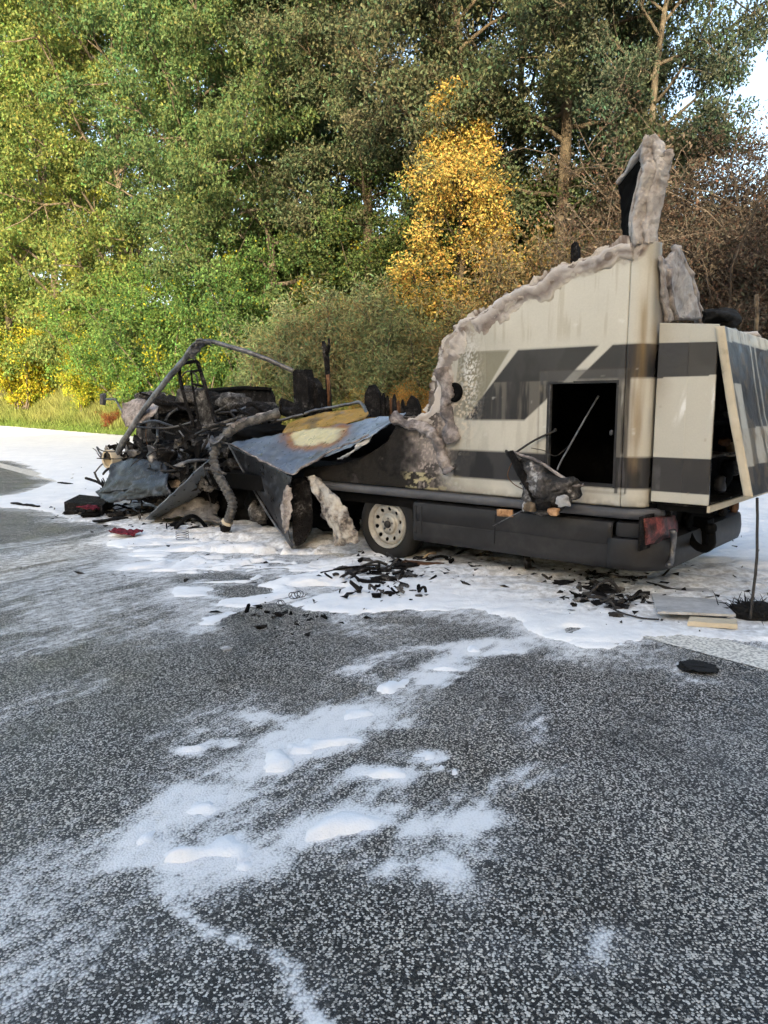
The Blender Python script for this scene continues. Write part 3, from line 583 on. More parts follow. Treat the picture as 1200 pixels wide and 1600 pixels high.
tplace(K_willow2, 'willow_shrub', 'broad willow shrub behind the charred forked post', 'shrub', 520, 16.0, 1.0, 1.9, (1, 1, 1), 1.05, group=SHR)
tplace(K_willow, 'willow_shrub', 'willow shrub below the golden tree, left of the melted panel edge', 'shrub', 610, 15.6, .95, 3.3, (1.02, 1, .95), .98, group=SHR)
tplace(K_willow2, 'willow_shrub', 'olive willow shrub above the sloping melted edge', 'shrub', 705, 16.0, .8, 4.6, (1.0, .95, .85), .62, group=SHR)
tplace(K_brown, 'scorched_shrub', 'olive brown scorched shrub left of the tall melted spike', 'shrub', 800, 16.6, 1.0, .6, (.85, .88, .85), .98, group=SHR)
tplace(K_brown, 'scorched_shrub', 'brown scorched shrub directly behind the high end of the side panel', 'shrub', 905, 16.8, .95, 2.6, (.85, .85, .85), 1.0, group=SHR)
for px, n, s, sz, rz, lab in ((1010, 17.6, 1.0, 1.15, .2, 'dead brown thicket right behind the tall melted spike'), (1085, 17.8, 1.1, 1.2, 1.7, 'dead brown thicket above the rear storage box'),
                              (1165, 17.4, 1.1, 1.15, 3.3, 'dead brown thicket beside the right border of the picture'), (1260, 17.0, 1.1, 1.1, 4.9, 'dead brown thicket just cut by the right border'),
                              (1120, 19.5, 1.3, 1.3, 2.6, 'dead brown thicket high on the burnt bank'), (1040, 20.5, 1.3, 1.2, 5.6, 'dead brown thicket farthest back behind the spike'), (1195, 20.0, 1.2, 1.0, .9, 'dead brown thicket high up at the right border')):
    tplace(K_dead if px in (1010, 1165, 1120) else K_dead2, 'dead_thicket', lab, 'thicket', px, n, s, rz, (1, 1, 1), sz, group='dead thickets on the burnt bank')
# unseen trees added behind the viewer for their shade on the road
for i, (x, y, s, sz) in enumerate(SHADE):
    k = (K_broad, K_broad2)[i % 2]; plant(k, 'added_shade_tree', 'unseen tall tree added behind the viewer to shade the road', 'tree', (x, y), -.1, s, i*1.3, (.8, .8, .8), 'unseen trees added for shade', sz)

# grass on the verge
def grass():
    r = np.random.default_rng(5); n = 46000
    t = 8+70*r.random(n)**1.2; nn_ = 13.42+3.9*r.random(n)**1.15; h = .10+.10*r.random(n)+sstep(14.1, 15.0, nn_)*(.15+.25*r.random(n))
    z = bank_z(nn_)-.02; p = np.stack([nn_*NORM[0]+t*ROAD[0], nn_*NORM[1]+t*ROAD[1], z], -1)
    a = r.random(n)*6.283; s = np.stack([np.cos(a), np.sin(a), np.zeros(n)], -1); wd = (.02+.025*r.random(n))[:, None]
    lean = np.stack([r.normal(size=n)*.3, r.normal(size=n)*.3, np.ones(n)], -1); v = np.empty((n, 4, 3))
    v[:, 0] = p-s*wd; v[:, 1] = p+s*wd; v[:, 2] = p+lean*h[:, None]+s*wd*.2; v[:, 3] = p+lean*h[:, None]-s*wd*.2
    me = qmesh('grass', v.reshape(-1, 3), np.arange(n*4).reshape(n, 4), False)
    dry = np.clip(sstep(14.1, 14.9, nn_)*.5+.35*(fbm(nn_*.8, t*.3, 0, 3, 2)-.5)*2, 0, 1)[:, None]
    c = (np.array([[.085, .135, .03]])*(1-dry)+np.array([[.19, .175, .065]])*dry)*1.3*(.65+.7*r.random(n))[:, None]
    vcol(me, 'leaf', np.repeat(c, 4, axis=0)); o = link('grass', me, M['leaf']); tag(o, 'green and dry tall grass on the verge beyond the foam', 'grass', kind='stuff')
grass()
for i, (px, n, s, lab) in enumerate(((172, 14.6, .30, 'small reddish dock weed in the grass by the mirror arm'), (590, 15.0, .34, 'dry pale weeds behind the charred ribs'), (655, 14.9, .34, 'dry weeds at the foot of the willow by the melted edge'))):
    tplace(K_brown, 'dry_weed', lab, 'weed', px, n, s, i*1.9, ((1.1, .5, .42), (1.6, 1.4, .8), (1.7, 1.3, .7))[i], .36 if i else .22)
# ================================================================== THE BURNT MOTORHOME
VAN = thing('burnt_motorhome', 'burnt-out cream motorhome with dark stripes, its cab and roof burnt away', 'motorhome', tuple(WHEEL), YAW)
def P3(pts, y=0.0): return [Q(p[0], p[1], p[2] if len(p) > 2 else y) for p in pts]
def van(name, vf, m, parent=None, **k): return add(name, vf, m, parent or VAN, **k)
def lum(c): return np.array(c, float)
CREAM, DARK, FADED = lum((.60, .582, .51)), lum((.024, .024, .028)), lum((.27, .255, .19))
PINK, GREYB, BLACK, WHITE = lum((.48, .425, .385)), lum((.25, .22, .205)), lum((.008, .0078, .0075)), lum((.80, .80, .77))
uz = lambda pts, y=0.0: [(Q(a, b, y)[0], Q(a, b, y)[2]) for a, b in pts]
LIP = uz([(628, 650), (650, 652), (668, 645), (681, 610), (686, 570), (699, 533), (724, 506), (758, 488), (800, 462), (850, 437), (900, 412), (950, 393), (992, 380)])
OUT = [(-1.02, .67), (2.60, .67), (2.60, 2.43), (2.16, 2.43)] + LIP[::-1] + uz([(606, 690), (580, 708), (545, 722), (478, 734)])
BANDS = [(uz([(718, 550), (797, 547), (733, 655), (708, 650)]), FADED), (uz([(810, 546.7), (936.5, 539.8), (889.8, 587.4), (852.6, 626), (819.6, 656.7), (726, 656)]), DARK)]
def shell_uv(s):
    s = np.asarray(s, float); r = .13; a = np.clip((s-2.17)/r, 0, math.pi/2)
    u = np.where(s < 2.17, s, 2.17+r*np.sin(a)); y = np.where(s < 2.17, 0, r-r*np.cos(a))
    e = np.clip(s-2.17-r*math.pi/2, 0, None); return u, y+e
def paint(S, Z):
    n1 = fbm(S*6, Z*6, 0, 5, 81); n2 = fbm(S*22, Z*22, 0, 4, 82); n3 = fbm(S*60, Z*60, 0, 3, 83); vs_ = fbm(S*26, Z*1.6, 0, 4, 84); big = fbm(S*1.7, Z*1.7, 0, 4, 85)
    c = np.broadcast_to(CREAM, S.shape+(3,)).copy(); burn = np.zeros(S.shape)
    def lay(mask, col):
        nonlocal c; m_ = np.clip(mask, 0, 1)[..., None]; c = c*(1-m_)+np.asarray(col)*m_
    soft = lambda q: sstep(-.007, .007, q)
    for poly, col in BANDS: dd = seg_dist(S, Z, poly+[poly[0]]); lay(soft(np.where(in_poly(S, Z, poly), dd, -dd)), col)
    diag = uz([(958.5, 538), (902, 593)]); xd = diag[0][0]+(Z-diag[0][1])*(diag[1][0]-diag[0][0])/(diag[1][1]-diag[0][1])
    lay(soft(Z-1.55)*soft(1.777-Z)*soft(S-xd), DARK*1.12)
    lay(soft(Z-.80)*soft(1.02-Z)*(S > .30), DARK)
    # wash marks where the stripe's soot film has been wiped
    lay(((Z > 1.25) & (Z < 1.777) & (np.abs(c[..., 0]-DARK[0]) < .01)) * sstep(.52, .62, fbm(S*5, Z*2.2, 0, 4, 90)) * .5, lum((.045, .045, .05)))
    lay(((Z < 1.02) & (Z > .8)) * sstep(.5, .6, fbm(S*6, Z*2.5, 0, 4, 91)) * .3, lum((.10, .10, .10)))
    # service door frame: seam, soot running down its right side
    seam = np.minimum.reduce([np.where((Z > .765) & (Z < 1.615), np.abs(S-1.505), 9), np.where((Z > .765) & (Z < 1.615), np.abs(S-2.185), 9), np.where((S > 1.505) & (S < 2.185), np.abs(Z-1.615), 9), np.where((S > 1.505) & (S < 2.185), np.abs(Z-.765), 9)])
    frame = ((S > 1.505) & (S < 2.185) & (Z > .765) & (Z < 1.615)).astype(float)
    lay(frame*sstep(1.50, 1.545, Z)*.7, lum((.07, .07, .075)))
    lay(frame*sstep(2.08, 2.11, S)*sstep(.78, .90, Z)*np.clip(.55+.9*(vs_-.4), 0, .95), lum((.085, .082, .085)))
    lay(frame*sstep(2.08, 2.11, S)*sstep(.55, .62, vs_)*.8, lum((.02, .018, .017)))
    lay(frame*(1-sstep(1.53, 1.58, S))*.55*sstep(.4, .6, n1), lum((.28, .24, .17)))
    lay((1-sstep(.002, .008, seam))*.45, lum((.05, .045, .04)))
    # straw-brown smoke streaks on the rounded corner
    cz = np.exp(-((S-2.245)/.035)**2); lay(cz*sstep(.95, 1.2, Z)*(1-sstep(1.95, 2.2, Z))*np.clip(.35+1.6*(vs_-.45), 0, .8), lum((.24, .16, .07)))
    lay(sstep(2.18, 2.21, S)*(1-sstep(2.25, 2.30, S))*sstep(.86, 1.0, Z)*(1-sstep(1.4, 1.7, Z))*np.clip(.3+1.5*(vs_-.5), 0, .8), lum((.20, .14, .08)))
    lay(np.exp(-((S-2.345)/.05)**2)*sstep(1.6, 1.9, Z)*.75, lum((.30, .24, .16))); lay(sstep(2.36, 2.42, S)*sstep(1.7, 1.95, Z)*(.7+.3*n1), lum((.22, .19, .175)))
    lay(sstep(2.28, 2.345, S)*(1-sstep(2.36, 2.42, S))*sstep(1.8, 2.1, Z)*.5, lum((.12, .11, .10)))
    # thin smoke veil high on the panel and dull streaks
    lay(sstep(.45, .75, big)*sstep(1.75, 1.95, Z)*.35, lum((.36, .32, .25))); lay(sstep(.60, .72, vs_)*sstep(1.78, 1.9, Z)*.4, lum((.38, .33, .24)))
    lay(sstep(.80, .86, fbm(S*9+3, Z*14, 0, 3, 95))*.35, WHITE)
    # grime: runs below the stripes, grey haze round the opening and towards the burnt end
    lay(sstep(.50, .66, fbm(S*20, Z*2.2, 0, 4, 101))*(Z > 1.02)*(Z < 1.55)*.28, lum((.34, .31, .26))); c = c*(1-.30*(1-sstep(.75, 1.35, S+(n1-.5)*.4)))[..., None]
    op = np.maximum.reduce([1.58-S, S-2.10, .82-Z, Z-1.53]); lay(np.exp(-np.clip(op, 0, 9)/.05)*sstep(.35, .6, n1)*.7, lum((.06, .055, .052)))
    lay((1-sstep(.68, .76, Z))*sstep(.35, .6, n2)*.45, lum((.25, .22, .18)))
    # the melted edge
    d = seg_dist(S, Z, LIP); dn = d+(n1-.5)*.16
    low = 1-sstep(1.45, 1.75, Z)
    wdt = .05+.10*low
    lay((1-sstep(wdt*.9, wdt*2.2, dn))*.85, PINK*(.75+.5*n2)[..., None]); lay(np.exp(-((dn-wdt*1.05)/.035)**2)*sstep(.45, .6, n2)*.85, lum((.16, .11, .08)))
    lay((1-sstep(wdt*.5, wdt*1.3, dn))*sstep(.42, .60, n2)*.85, GREYB); lay((1-sstep(.0, wdt, dn))*sstep(.56, .66, n1)*.85, lum((.05, .045, .04)))
    burn = np.maximum(burn, 1-sstep(wdt*.8, wdt*2.2, dn))
    # pale blisters beside the vent hole
    bx, bz = uz([(735, 585)])[0]; bl = np.exp(-(((S-bx)/.075)**2+((Z-bz)/.26)**2)); lay(bl*sstep(.52, .58, fbm(S*80, Z*80, 0, 3, 98))*.9, WHITE); burn = np.maximum(burn, bl)
    b2 = uz([(725, 630)])[0]; bb = np.exp(-(((S-b2[0])/.10)**2+((Z-b2[1])/.22)**2)); lay(bb*sstep(.56, .60, n3)*.9, lum((.72, .62, .48)))
    # blackened forward part
    e = S+(n1-.5)*.30+(n2-.5)*.12; k = (1-sstep(.56, .82, e))*(1-sstep(1.30, 1.40, Z-.0*S+(n2-.5)*.1))
    lay(k*.9, lum((.27, .235, .215))*(.6+.8*n2)[..., None]); lay(k*sstep(.47, .58, n1)*.85, lum((.05, .045, .042))); lay(k*sstep(.57, .62, n3)*(e > .35)*.6, lum((.55, .47, .42)))
    kb = (1-sstep(.18, .48, e))*(Z < 1.42); lay(kb*.96, BLACK*(.6+1.2*n2)[..., None]); lay(kb*sstep(.60, .68, n1)*.45, lum((.10, .09, .085))); burn = np.maximum(burn, np.maximum(k, kb)*.9)
    rust = (1-sstep(.35, .95, e))*(Z < .82); lay(rust*sstep(.34, .42, n2)*.95, lum((.02, .018, .016))); lay(rust*sstep(.15, .45, e)*sstep(.56, .60, fbm(S*14, Z*34, 0, 4, 99))*.9, lum((.50, .45, .27)))
    b3 = uz([(700, 735)])[0]; lay(np.exp(-(((S-b3[0])/.07)**2+((Z-b3[1])/.07)**2)*1.5)*sstep(.40, .48, n2), WHITE)
    lay((1-sstep(.67, .685, Z))*.8, lum((.05, .05, .05)))
    return c, burn
def shell(name, s0, s1, poly, thick=.028):
    ds = .008; s = np.arange(s0, s1+1e-6, ds); z = np.arange(.67, 2.44, .01); S, Z = np.meshgrid(s, z, indexing='ij')
    u, y = shell_uv(S); prof = np.where(Z < .70, (.70-Z)**2*12, 0)             # rolled lower edge
    y = y + prof - .006*np.sin(np.pi*np.clip((Z-.7)/1.6, 0, 1))*(S < 2.17); y = y+(fbm(S*2, Z*2, 0, 3, 70)-.5)*.008*(S < 2.1)
    d = seg_dist(S, Z, LIP); y = y-(1-sstep(0, .10, d))*.03*(fbm(S*12, Z*12, 0, 3, 71))*(S < 2.1)
    V = np.stack([u, y, Z], -1).reshape(-1, 3); i = np.arange(S.size).reshape(S.shape)
    q = np.stack([i[:-1, :-1], i[1:, :-1], i[1:, 1:], i[:-1, 1:]], -1)
    cs = (S[:-1, :-1]+S[1:, 1:])/2; cz = (Z[:-1, :-1]+Z[1:, 1:])/2
    k = in_poly(cs, cz, poly) & ~((cs > 1.58) & (cs < 2.10) & (cz > .82) & (cz < 1.53))
    v_, q_, u_ = sub(V, q[k]); me = qmesh(name, v_, q_)
    c, b = paint(S, Z); vcol(me, 'paint', c.reshape(-1, 3)[u_]); vattr(me, 'burn', b.ravel()[u_])
    o = link(name, me, M['shell'], VAN); sm = o.modifiers.new('thickness', 'SOLIDIFY'); sm.thickness = thick; sm.offset = -1; return o
side = shell('side_panel', -1.02, 2.15, OUT)
post = shell('corner_post', 2.155, 2.60, [(2.0, .67), (2.7, .67), (2.7, 1.9), (2.46, 2.0), (2.42, 2.2), (2.385, 2.43), (2.0, 2.43)])
# folded, melted resin along the burnt edge
def lip_band(px, seed, wid, mat, name='melted_edge', y0=0.0):
    lp = smooth_line([Q(*p) for p in px], 14); n = len(lp); t = np.gradient(lp, axis=0); t /= np.linalg.norm(t, axis=1)[:, None]; nr = np.stack([t[:, 2], 0*t[:, 0], -t[:, 0]], -1)
    s = np.cumsum(np.r_[0, np.linalg.norm(np.diff(lp, axis=0), axis=1)]); w_ = wid*(.25+1.4*fbm(s*4, seed, 0, 4, seed)); jag = .09*(fbm(s*7, seed, 1, 4, seed+5)-.5)
    ring = [(1.0, .004), (.85, -.004), (.7, -.007), (.5, -.010), (.33, -.017), (.16, -.024), (.04, -.020), (-.03, -.003), (-.02, .03), (.25, .055)]
    V = np.array([[lp[i]+nr[i]*(w_[i]*a+jag[i])+np.array([0, y0+b*(.6+.8*fbm(s[i]*5, a*3, 0, 3, seed+2)), 0]) for a, b in ring] for i in range(n)])
    q = V*24; V = V+.008*np.stack([fbm(q[..., 0], q[..., 1], q[..., 2], 3, seed+j+60)-.5 for j in range(3)], -1)*2; q = V*9; V = V+.010*np.stack([fbm(q[..., 0], q[..., 1], q[..., 2], 4, seed+j)-.5 for j in range(3)], -1)*2
    m = len(ring); F = [(i*m+k, (i+1)*m+k, (i+1)*m+(k+1) % m, i*m+(k+1) % m) for i in range(n-1) for k in range(m)]+[tuple(range(m)), tuple((n-1)*m+k for k in range(m))[::-1]]
    o = van(name, (V.reshape(-1, 3), F), M['shell']); aa = np.broadcast_to(np.array([r[0] for r in ring]), (n, m)); ss = np.broadcast_to(s[:, None], (n, m))
    n1 = fbm(ss*6, aa*2.5, 0, 5, seed+30); n2 = fbm(ss*3, aa*4, 0, 4, seed+31); col = np.broadcast_to(np.array([.57, .53, .495]), (n, m, 3)).copy()
    def lay(mk, cc):
        nonlocal col; mk = np.clip(mk, 0, 1)[..., None]; col = col*(1-mk)+np.array(cc)*mk
    lay(sstep(.50, .66, n1)*.8, (.70, .67, .66)); lay(np.exp(-((aa-.55)/.28)**2)*sstep(.36, .52, n2), (.25, .21, .19)); lay(np.exp(-((aa-.45)/.22)**2)*sstep(.56, .66, n1)*.8, (.09, .075, .07)); lay(sstep(.62, .95, aa)*.85, (.57, .53, .45)); lay(np.exp(-((aa-.75)/.16)**2)*sstep(.48, .62, n1)*.75, (.20, .15, .115))
    vcol(o.data, 'paint', col.reshape(-1, 3)); vattr(o.data, 'burn', np.full(n*m, .8)); return o
lip_band([(640, 655), (655, 653), (668, 645), (676, 625), (681, 605), (684, 585), (686, 566), (692, 546), (700, 530), (712, 515), (726, 502), (745, 491), (762, 484), (780, 470), (800, 458), (825, 446), (850, 434), (875, 421), (900, 409), (925, 400), (950, 391), (988, 380)], 3, .165, 'melt')
low_l = smooth_line([Q(*p) for p in [(618, 655), (640, 662), (665, 668), (684, 690), (694, 715), (703, 735)]], 10); low_l[:, 1] -= .015
van('melted_edge', tube(low_l, .035+.03*fbm(np.arange(len(low_l))*.3, 0, 0, 3, 9), 12, .05, True, 5), M['meltdark'])
c2 = smooth_line([Q(*p) for p in [(690, 575), (700, 600), (697, 630), (702, 660), (708, 690)]], 10); van('melted_edge', tube(c2, .045+.03*fbm(np.arange(len(c2))*.3, 0, 0, 3, 12), 12, .05, True, 8), M['meltdark'])
# thin torn skin standing up from the melted edge
def torn_skin(px, seed, hi, yy):
    lp = smooth_line([Q(*p) for p in px], 22); n = len(lp); t = np.gradient(lp, axis=0); t /= np.linalg.norm(t, axis=1)[:, None]; nr = np.stack([-t[:, 2], 0*t[:, 0], t[:, 0]], -1); s = np.cumsum(np.r_[0, np.linalg.norm(np.diff(lp, axis=0), axis=1)])
    h = hi*np.clip(fbm(s*6, seed, 0, 2, seed)*1.5-.35+.9*(fbm(s*26, seed, 0, 3, seed+1)-.5), .0, 1); rows = [[lp[i]+nr[i]*(-.05+(h[i]+.05)*f)+np.array([0, yy-.02*f*f+.02*(fbm(s[i]*10, f*2, 0, 3, seed+3)-.5), 0]) for i in range(0, n)] for f in (0, .5, 1)]
    A = np.array(rows); V = np.concatenate([A.reshape(-1, 3), (A+np.array([0, .008, 0])).reshape(-1, 3)]); k = 3*n; F = []
    for r_ in range(2):
        for i in range(n-1): a_ = r_*n+i; F += [(a_, a_+1, a_+n+1, a_+n), (a_+k+n, a_+n+1+k, a_+1+k, a_+k)]
    for i in range(n-1): F += [(i+1, i, i+k, i+1+k), (2*n+i, 2*n+i+1, 2*n+i+1+k, 2*n+i+k)]
    o = van('torn_skin', (V, F), M['shell']); n1 = fbm(V[:, 0]*16, V[:, 2]*16, 0, 4, seed+9)[:, None]; dk_ = sstep(.5, .64, n1); vcol(o.data, 'paint', np.array([[.62, .57, .51]])*(1-dk_)+np.array([[.16, .12, .10]])*dk_); vattr(o.data, 'burn', np.full(len(V), .9))
torn_skin([(668, 645), (676, 625), (681, 605), (684, 585), (686, 566), (692, 546), (700, 530), (712, 515), (726, 502), (745, 491), (762, 484), (780, 470), (800, 458), (825, 446), (850, 434), (875, 421), (900, 409), (925, 400), (950, 391), (985, 381)], 13, .07, .012)
torn_skin([(684, 585), (686, 566), (692, 546), (700, 530), (712, 515), (726, 502), (745, 491), (762, 484), (780, 470), (800, 458), (825, 446), (850, 434), (900, 409), (950, 391)], 29, .055, .045)
# round vent
vc = Q(711, 613); ring = []
for r_, y_ in ((.078, -.004), (.074, -.022), (.05, -.026), (.042, -.012), (.012, -.006), (.008, -.02), (.001, -.022)):
    ring.append([(vc[0]+r_*math.cos(t), y_, vc[2]+r_*math.sin(t)) for t in np.linspace(0, 2*math.pi, 28, endpoint=False)])
van('round_vent', (np.array(ring).reshape(-1, 3), [(i*28+k, i*28+(k+1) % 28, (i+1)*28+(k+1) % 28, (i+1)*28+k) for i in range(6) for k in range(28)]), M['soot'])
# tall melted remains of the rear corner
def spike_rows():
    lf = [(990, 388), (987, 355), (996, 318), (1004, 285), (1006, 268), (1001, 248), (1006, 230), (1013, 220)]; rt = [(1026, 384), (1028, 345), (1036, 302), (1043, 275), (1046, 258), (1042, 244), (1036, 228), (1030, 219)]
    rows = []
    for k, (a, b) in enumerate(zip(lf, rt)):
        A = Q(*a, .02); B = Q(*b, .10); mid = (A+B)/2+np.array([.0, -.03, 0]); q1 = A*.76+B*.24+np.array([0, -.065, .01]); q3 = A*.25+B*.75+np.array([.0, -.06, .01]); rows.append([A, q1, mid, q3, B])
    return rows
spike = van('corner_spike', patch(spike_rows(), 6, 8, .022, .022, 3, 13), M['spike'])
van('hanging_flap', patch([P3([(1008, 224, .03), (990, 248, .10), (968, 284, .22)]), P3([(1004, 262, .05), (990, 275, .14), (970, 312, .24)]), P3([(994, 318, .08), (986, 330, .16), (973, 345, .24)]), P3([(987, 372, .10), (980, 376, .16), (975, 372, .22)])], 8, 8, .014, .02, 6, 8), M['soot'], spike)
van('pale_lip', tube(smooth_line(P3([(1013, 222, .02), (1002, 236, .05), (990, 250, .09), (978, 268, .15), (967, 286, .21)]), 6), np.linspace(.04, .012, 25), 8, .02, True, 7), M['spike'], spike)
van('pale_lip', tube(smooth_line(P3([(1004, 262, .02), (997, 290, .03), (990, 320, .05), (986, 350, .07), (986, 372, .08)]), 6), .014, 6, .015, True, 4), M['melt'], spike)
van('torn_tip', patch([P3([(1034, 260, .06), (1052, 255, .08)]), P3([(1038, 245, .05), (1053, 240, .07)]), P3([(1040, 237, .04), (1048, 236, .06)])], 6, 5, .03, .02, 8, 12), M['melt'], spike)
rw = [[R(*p, 2.32) for p in r] for r in ([(1030, 400), (1042, 405), (1056, 384)], [(1034, 450), (1048, 445), (1074, 428)], [(1040, 502), (1060, 500), (1092, 500)])]
van('rear_wall_remnant', patch(rw, 8, 10, .025, .028, 14, 9), M['spike'])
rl = smooth_line([R(*p, 2.30) for p in [(1056, 384), (1062, 405), (1075, 430), (1082, 460), (1090, 485), (1092, 502)]], 6); van('melted_edge', tube(rl, .035, 8, .04, True, 12), M['melt'])
van('melted_edge', tube(smooth_line([R(*p, 2.34) for p in [(1043, 420), (1047, 450), (1050, 475), (1056, 498)]], 6), .022, 8, .02, True, 15), M['meltdark'])
# service opening: frame lining, dark inside
def frame_rect(u0, u1, z0, z1, y0, y1, t):
    return merge(boxv(u0-t, u0, y0, y1, z0-t, z1+t), boxv(u1, u1+t, y0, y1, z0-t, z1+t), boxv(u0, u1, y0, y1, z0-t, z0), boxv(u0, u1, y0, y1, z1, z1+t))
van('hatch_frame', frame_rect(1.585, 2.095, .825, 1.525, .031, .07, .03), M['soot'], smooth=False)
van('hatch_seal', boxv(1.582, 1.594, -.004, .03, .83, 1.52), M['steel'], smooth=False)
van('hatch_seal', merge(boxv(1.572, 1.59, -.006, .03, .80, 1.54), boxv(2.092, 2.108, -.006, .03, .80, 1.54), boxv(1.59, 2.092, -.006, .03, 1.522, 1.54), boxv(1.59, 2.092, -.006, .03, .805, .826)), M['plastic'], smooth=False)
van('inner_wall', boxv(.9, 2.29, .9, .93, .68, 1.72), M['soot'], smooth=False)
van('inner_wall', boxv(1.20, 1.24, .05, .9, .68, 1.70), M['soot'], smooth=False)
van('inner_ceiling', boxv(.95, 2.14, .05, .9, 1.72, 1.75), M['soot'], smooth=False)
rod = lambda name, pts, r, m, par=None, s=6: van(name, tube(smooth_line(P3(pts), 6) if len(pts) > 2 else np.array(P3(pts)), r, s, .003, True, 1), M[m], par)
rod('stay_rod', [(935, 618, .12), (880, 715, -.06), (871, 735, -.10)], .007, 'steel'); rod('stay_rod', [(870, 672, .02), (835, 688, -.05), (803, 709, -.10)], .009, 'wire')
rod('loose_wire', [(895, 690, .0), (870, 712, -.02), (850, 704, -.02), (830, 700, -.04)], .003, 'wire'); rod('loose_wire', [(800, 722, -.06), (793, 742, -.06), (802, 756, -.05), (818, 765, -.05)], .0035, 'rust')
van('latch', chunk(Q(955, 676, -.01), (.012, .012, .02), .3, 2, 2), M['steel']); van('latch', chunk(Q(868, 672, .0), (.012, .012, .014), .5, 4, 2), M['ashy'])
# hanging melted hatch
hatch = van('hanging_hatch', patch([P3([(797, 708, -.08), (826, 716, -.12), (850, 728, -.13)]), P3([(806, 735, -.12), (840, 742, -.20), (880, 745, -.14)]), P3([(818, 775, -.12), (855, 770, -.22), (914, 758, -.12)]), P3([(821, 797, -.10), (860, 803, -.16), (905, 783, -.12)])], 10, 10, .02, .055, 21, 7), mat_mottled('blistered_hatch', [(.34, (.006, .006, .006)), (.47, (.022, .021, .02)), (.56, (.10, .09, .085)), (.64, (.50, .49, .48)), (.72, (.66, .66, .66))], 5.5, .6, .7, .02))
van('hatch_rim', tube(smooth_line(P3([(800, 706, -.09), (830, 716, -.15), (852, 727, -.16), (872, 742, -.16), (895, 757, -.14), (912, 759, -.12)]), 6), .012, 6, .012, True, 2), M['meltdark'], hatch)
van('charred_strut', tube(np.array(P3([(797, 706, -.14), (812, 735, -.17), (838, 782, -.17)])), .028, 6, .02, True, 3), M['char'], hatch)
for i, (a, b, s) in enumerate(((828, 792, .035), (850, 788, .045), (880, 783, .04), (865, 800, .03))): van('melted_drip', chunk(Q(a, b, -.20), (s*1.4, .03, s), .6, 30+i, 3), (M['wood'], M['char'], M['pale'], M['amber'])[i], hatch)
rod('trailing_wire', [(850, 785, -.20), (812, 800, -.10), (770, 822, -.06)], .004, 'steel', hatch)

# lower body: rail, skirt, bumper
def sweep(path, prof):
    """profile of (out, z) pairs carried along a plan path of (u, y)"""
    Pp = np.asarray(path, float); t = np.gradient(Pp, axis=0); t /= np.linalg.norm(t, axis=1)[:, None]; nrm = np.stack([t[:, 1], -t[:, 0]], -1); m = len(prof)
    V = [(p[0]+n[0]*o, p[1]+n[1]*o, z) for p, n in zip(Pp, nrm) for o, z in prof]
    F = [(i*m+k, (i+1)*m+k, (i+1)*m+k+1, i*m+k+1) for i in range(len(Pp)-1) for k in range(m-1)]; return V, F
path = [(u, .0) for u in np.linspace(.36, 2.16, 40)]; corner = [(2.16+.26*math.sin(a), .26-.26*math.cos(a)) for a in np.linspace(.12, math.pi/2, 9)]; rear = [(2.42, y) for y in np.linspace(.32, 1.85, 20)]+[(2.40, 1.93), (2.33, 1.99)]
prof = [(-.20, .30), (-.03, .236), (.0, .232), (.018, .245), (.026, .30), (.028, .40), (.022, .405), (.022, .412), (.028, .418), (.028, .52), (.018, .56), (-.02, .572), (-.10, .574)]
def solid_skirt(name, pth, pf, m, par=None):
    o = van(name, sweep(pth, pf), m, par); sm = o.modifiers.new('thickness', 'SOLIDIFY'); sm.thickness = .01; return autosmooth(o, 50)
skirt = solid_skirt('side_skirt', path[:-1], prof, M['plastic'])
for a, b in ((.375, .395), (.44, .455), (1.16, 1.168), (2.10, 2.108)): van('skirt_rib', boxv(a, b, -.034, -.02, .30, .535), M['plastic'], skirt, smooth=False)
solid_skirt('skirt_rail', [(u, 0) for u in np.linspace(-1.2, 2.16, 40)]+[(2.16+.22*math.sin(a), .22-.22*math.cos(a)) for a in np.linspace(.1, 1.4, 6)], [(-.04, .592), (.012, .594), (.024, .606), (.028, .63), (.022, .652), (.008, .663), (-.05, .666)], M['rail'])
van('sill', boxv(-3.1, 2.15, .045, .10, .50, .66), M['soot'], smooth=False)
bump_ = solid_skirt('rear_bumper', [(2.09, 0), (2.125, 0), (2.16, .0)]+corner+rear, [(-.20, .28), (-.03, .236), (.0, .232), (.03, .245), (.045, .29), (.05, .36), (.042, .43), (.03, .455), (-.03, .465), (-.14, .467)], M['plastic'])
solid_skirt('corner_cap', [(2.137, 0), (2.16, .0)]+corner[:6], [(-.01, .466), (.012, .468), (.02, .50), (.012, .565), (-.03, .576)], M['plastic'], bump_)
van('rear_panel', boxv(2.30, 2.345, .14, 1.95, .44, .70), M['soot'], smooth=False)
lampP = [R(*p, 2.37) for p in ((1007, 812), (1052, 806), (1053, 838), (1010, 851))]
lmp = van('tail_lamp', patch([[lampP[0]+np.array([-.02, 0, 0]), (lampP[0]+lampP[1])/2+np.array([.03, 0, .01]), lampP[1]], [(lampP[0]+lampP[3])/2, (lampP[0]+lampP[1]+lampP[2]+lampP[3])/4+np.array([.045, 0, 0]), (lampP[1]+lampP[2])/2+np.array([.015, 0, .0])], [lampP[3]+np.array([-.02, 0, 0]), (lampP[2]+lampP[3])/2+np.array([.03, 0, -.005]), lampP[2]]], 8, 8, .03, .009, 5, 14), M['lamp'])
lmp['label'] = 'melted red tail lamp'
lb = np.array(lampP); van('lamp_recess', boxv(2.345, 2.362, lb[:, 1].min()-.03, lb[:, 1].max()+.05, lb[:, 2].min()-.02, lb[:, 2].max()+.02), M['char'], lmp, smooth=False)
dp = [R(*p, 2.47) for p in ((1050, 830), (1053, 850), (1050, 872), (1045, 885))]; van('melted_drip', tube(smooth_line(dp, 5), .02, 7, .02, True, 5), M['steel'], lmp)
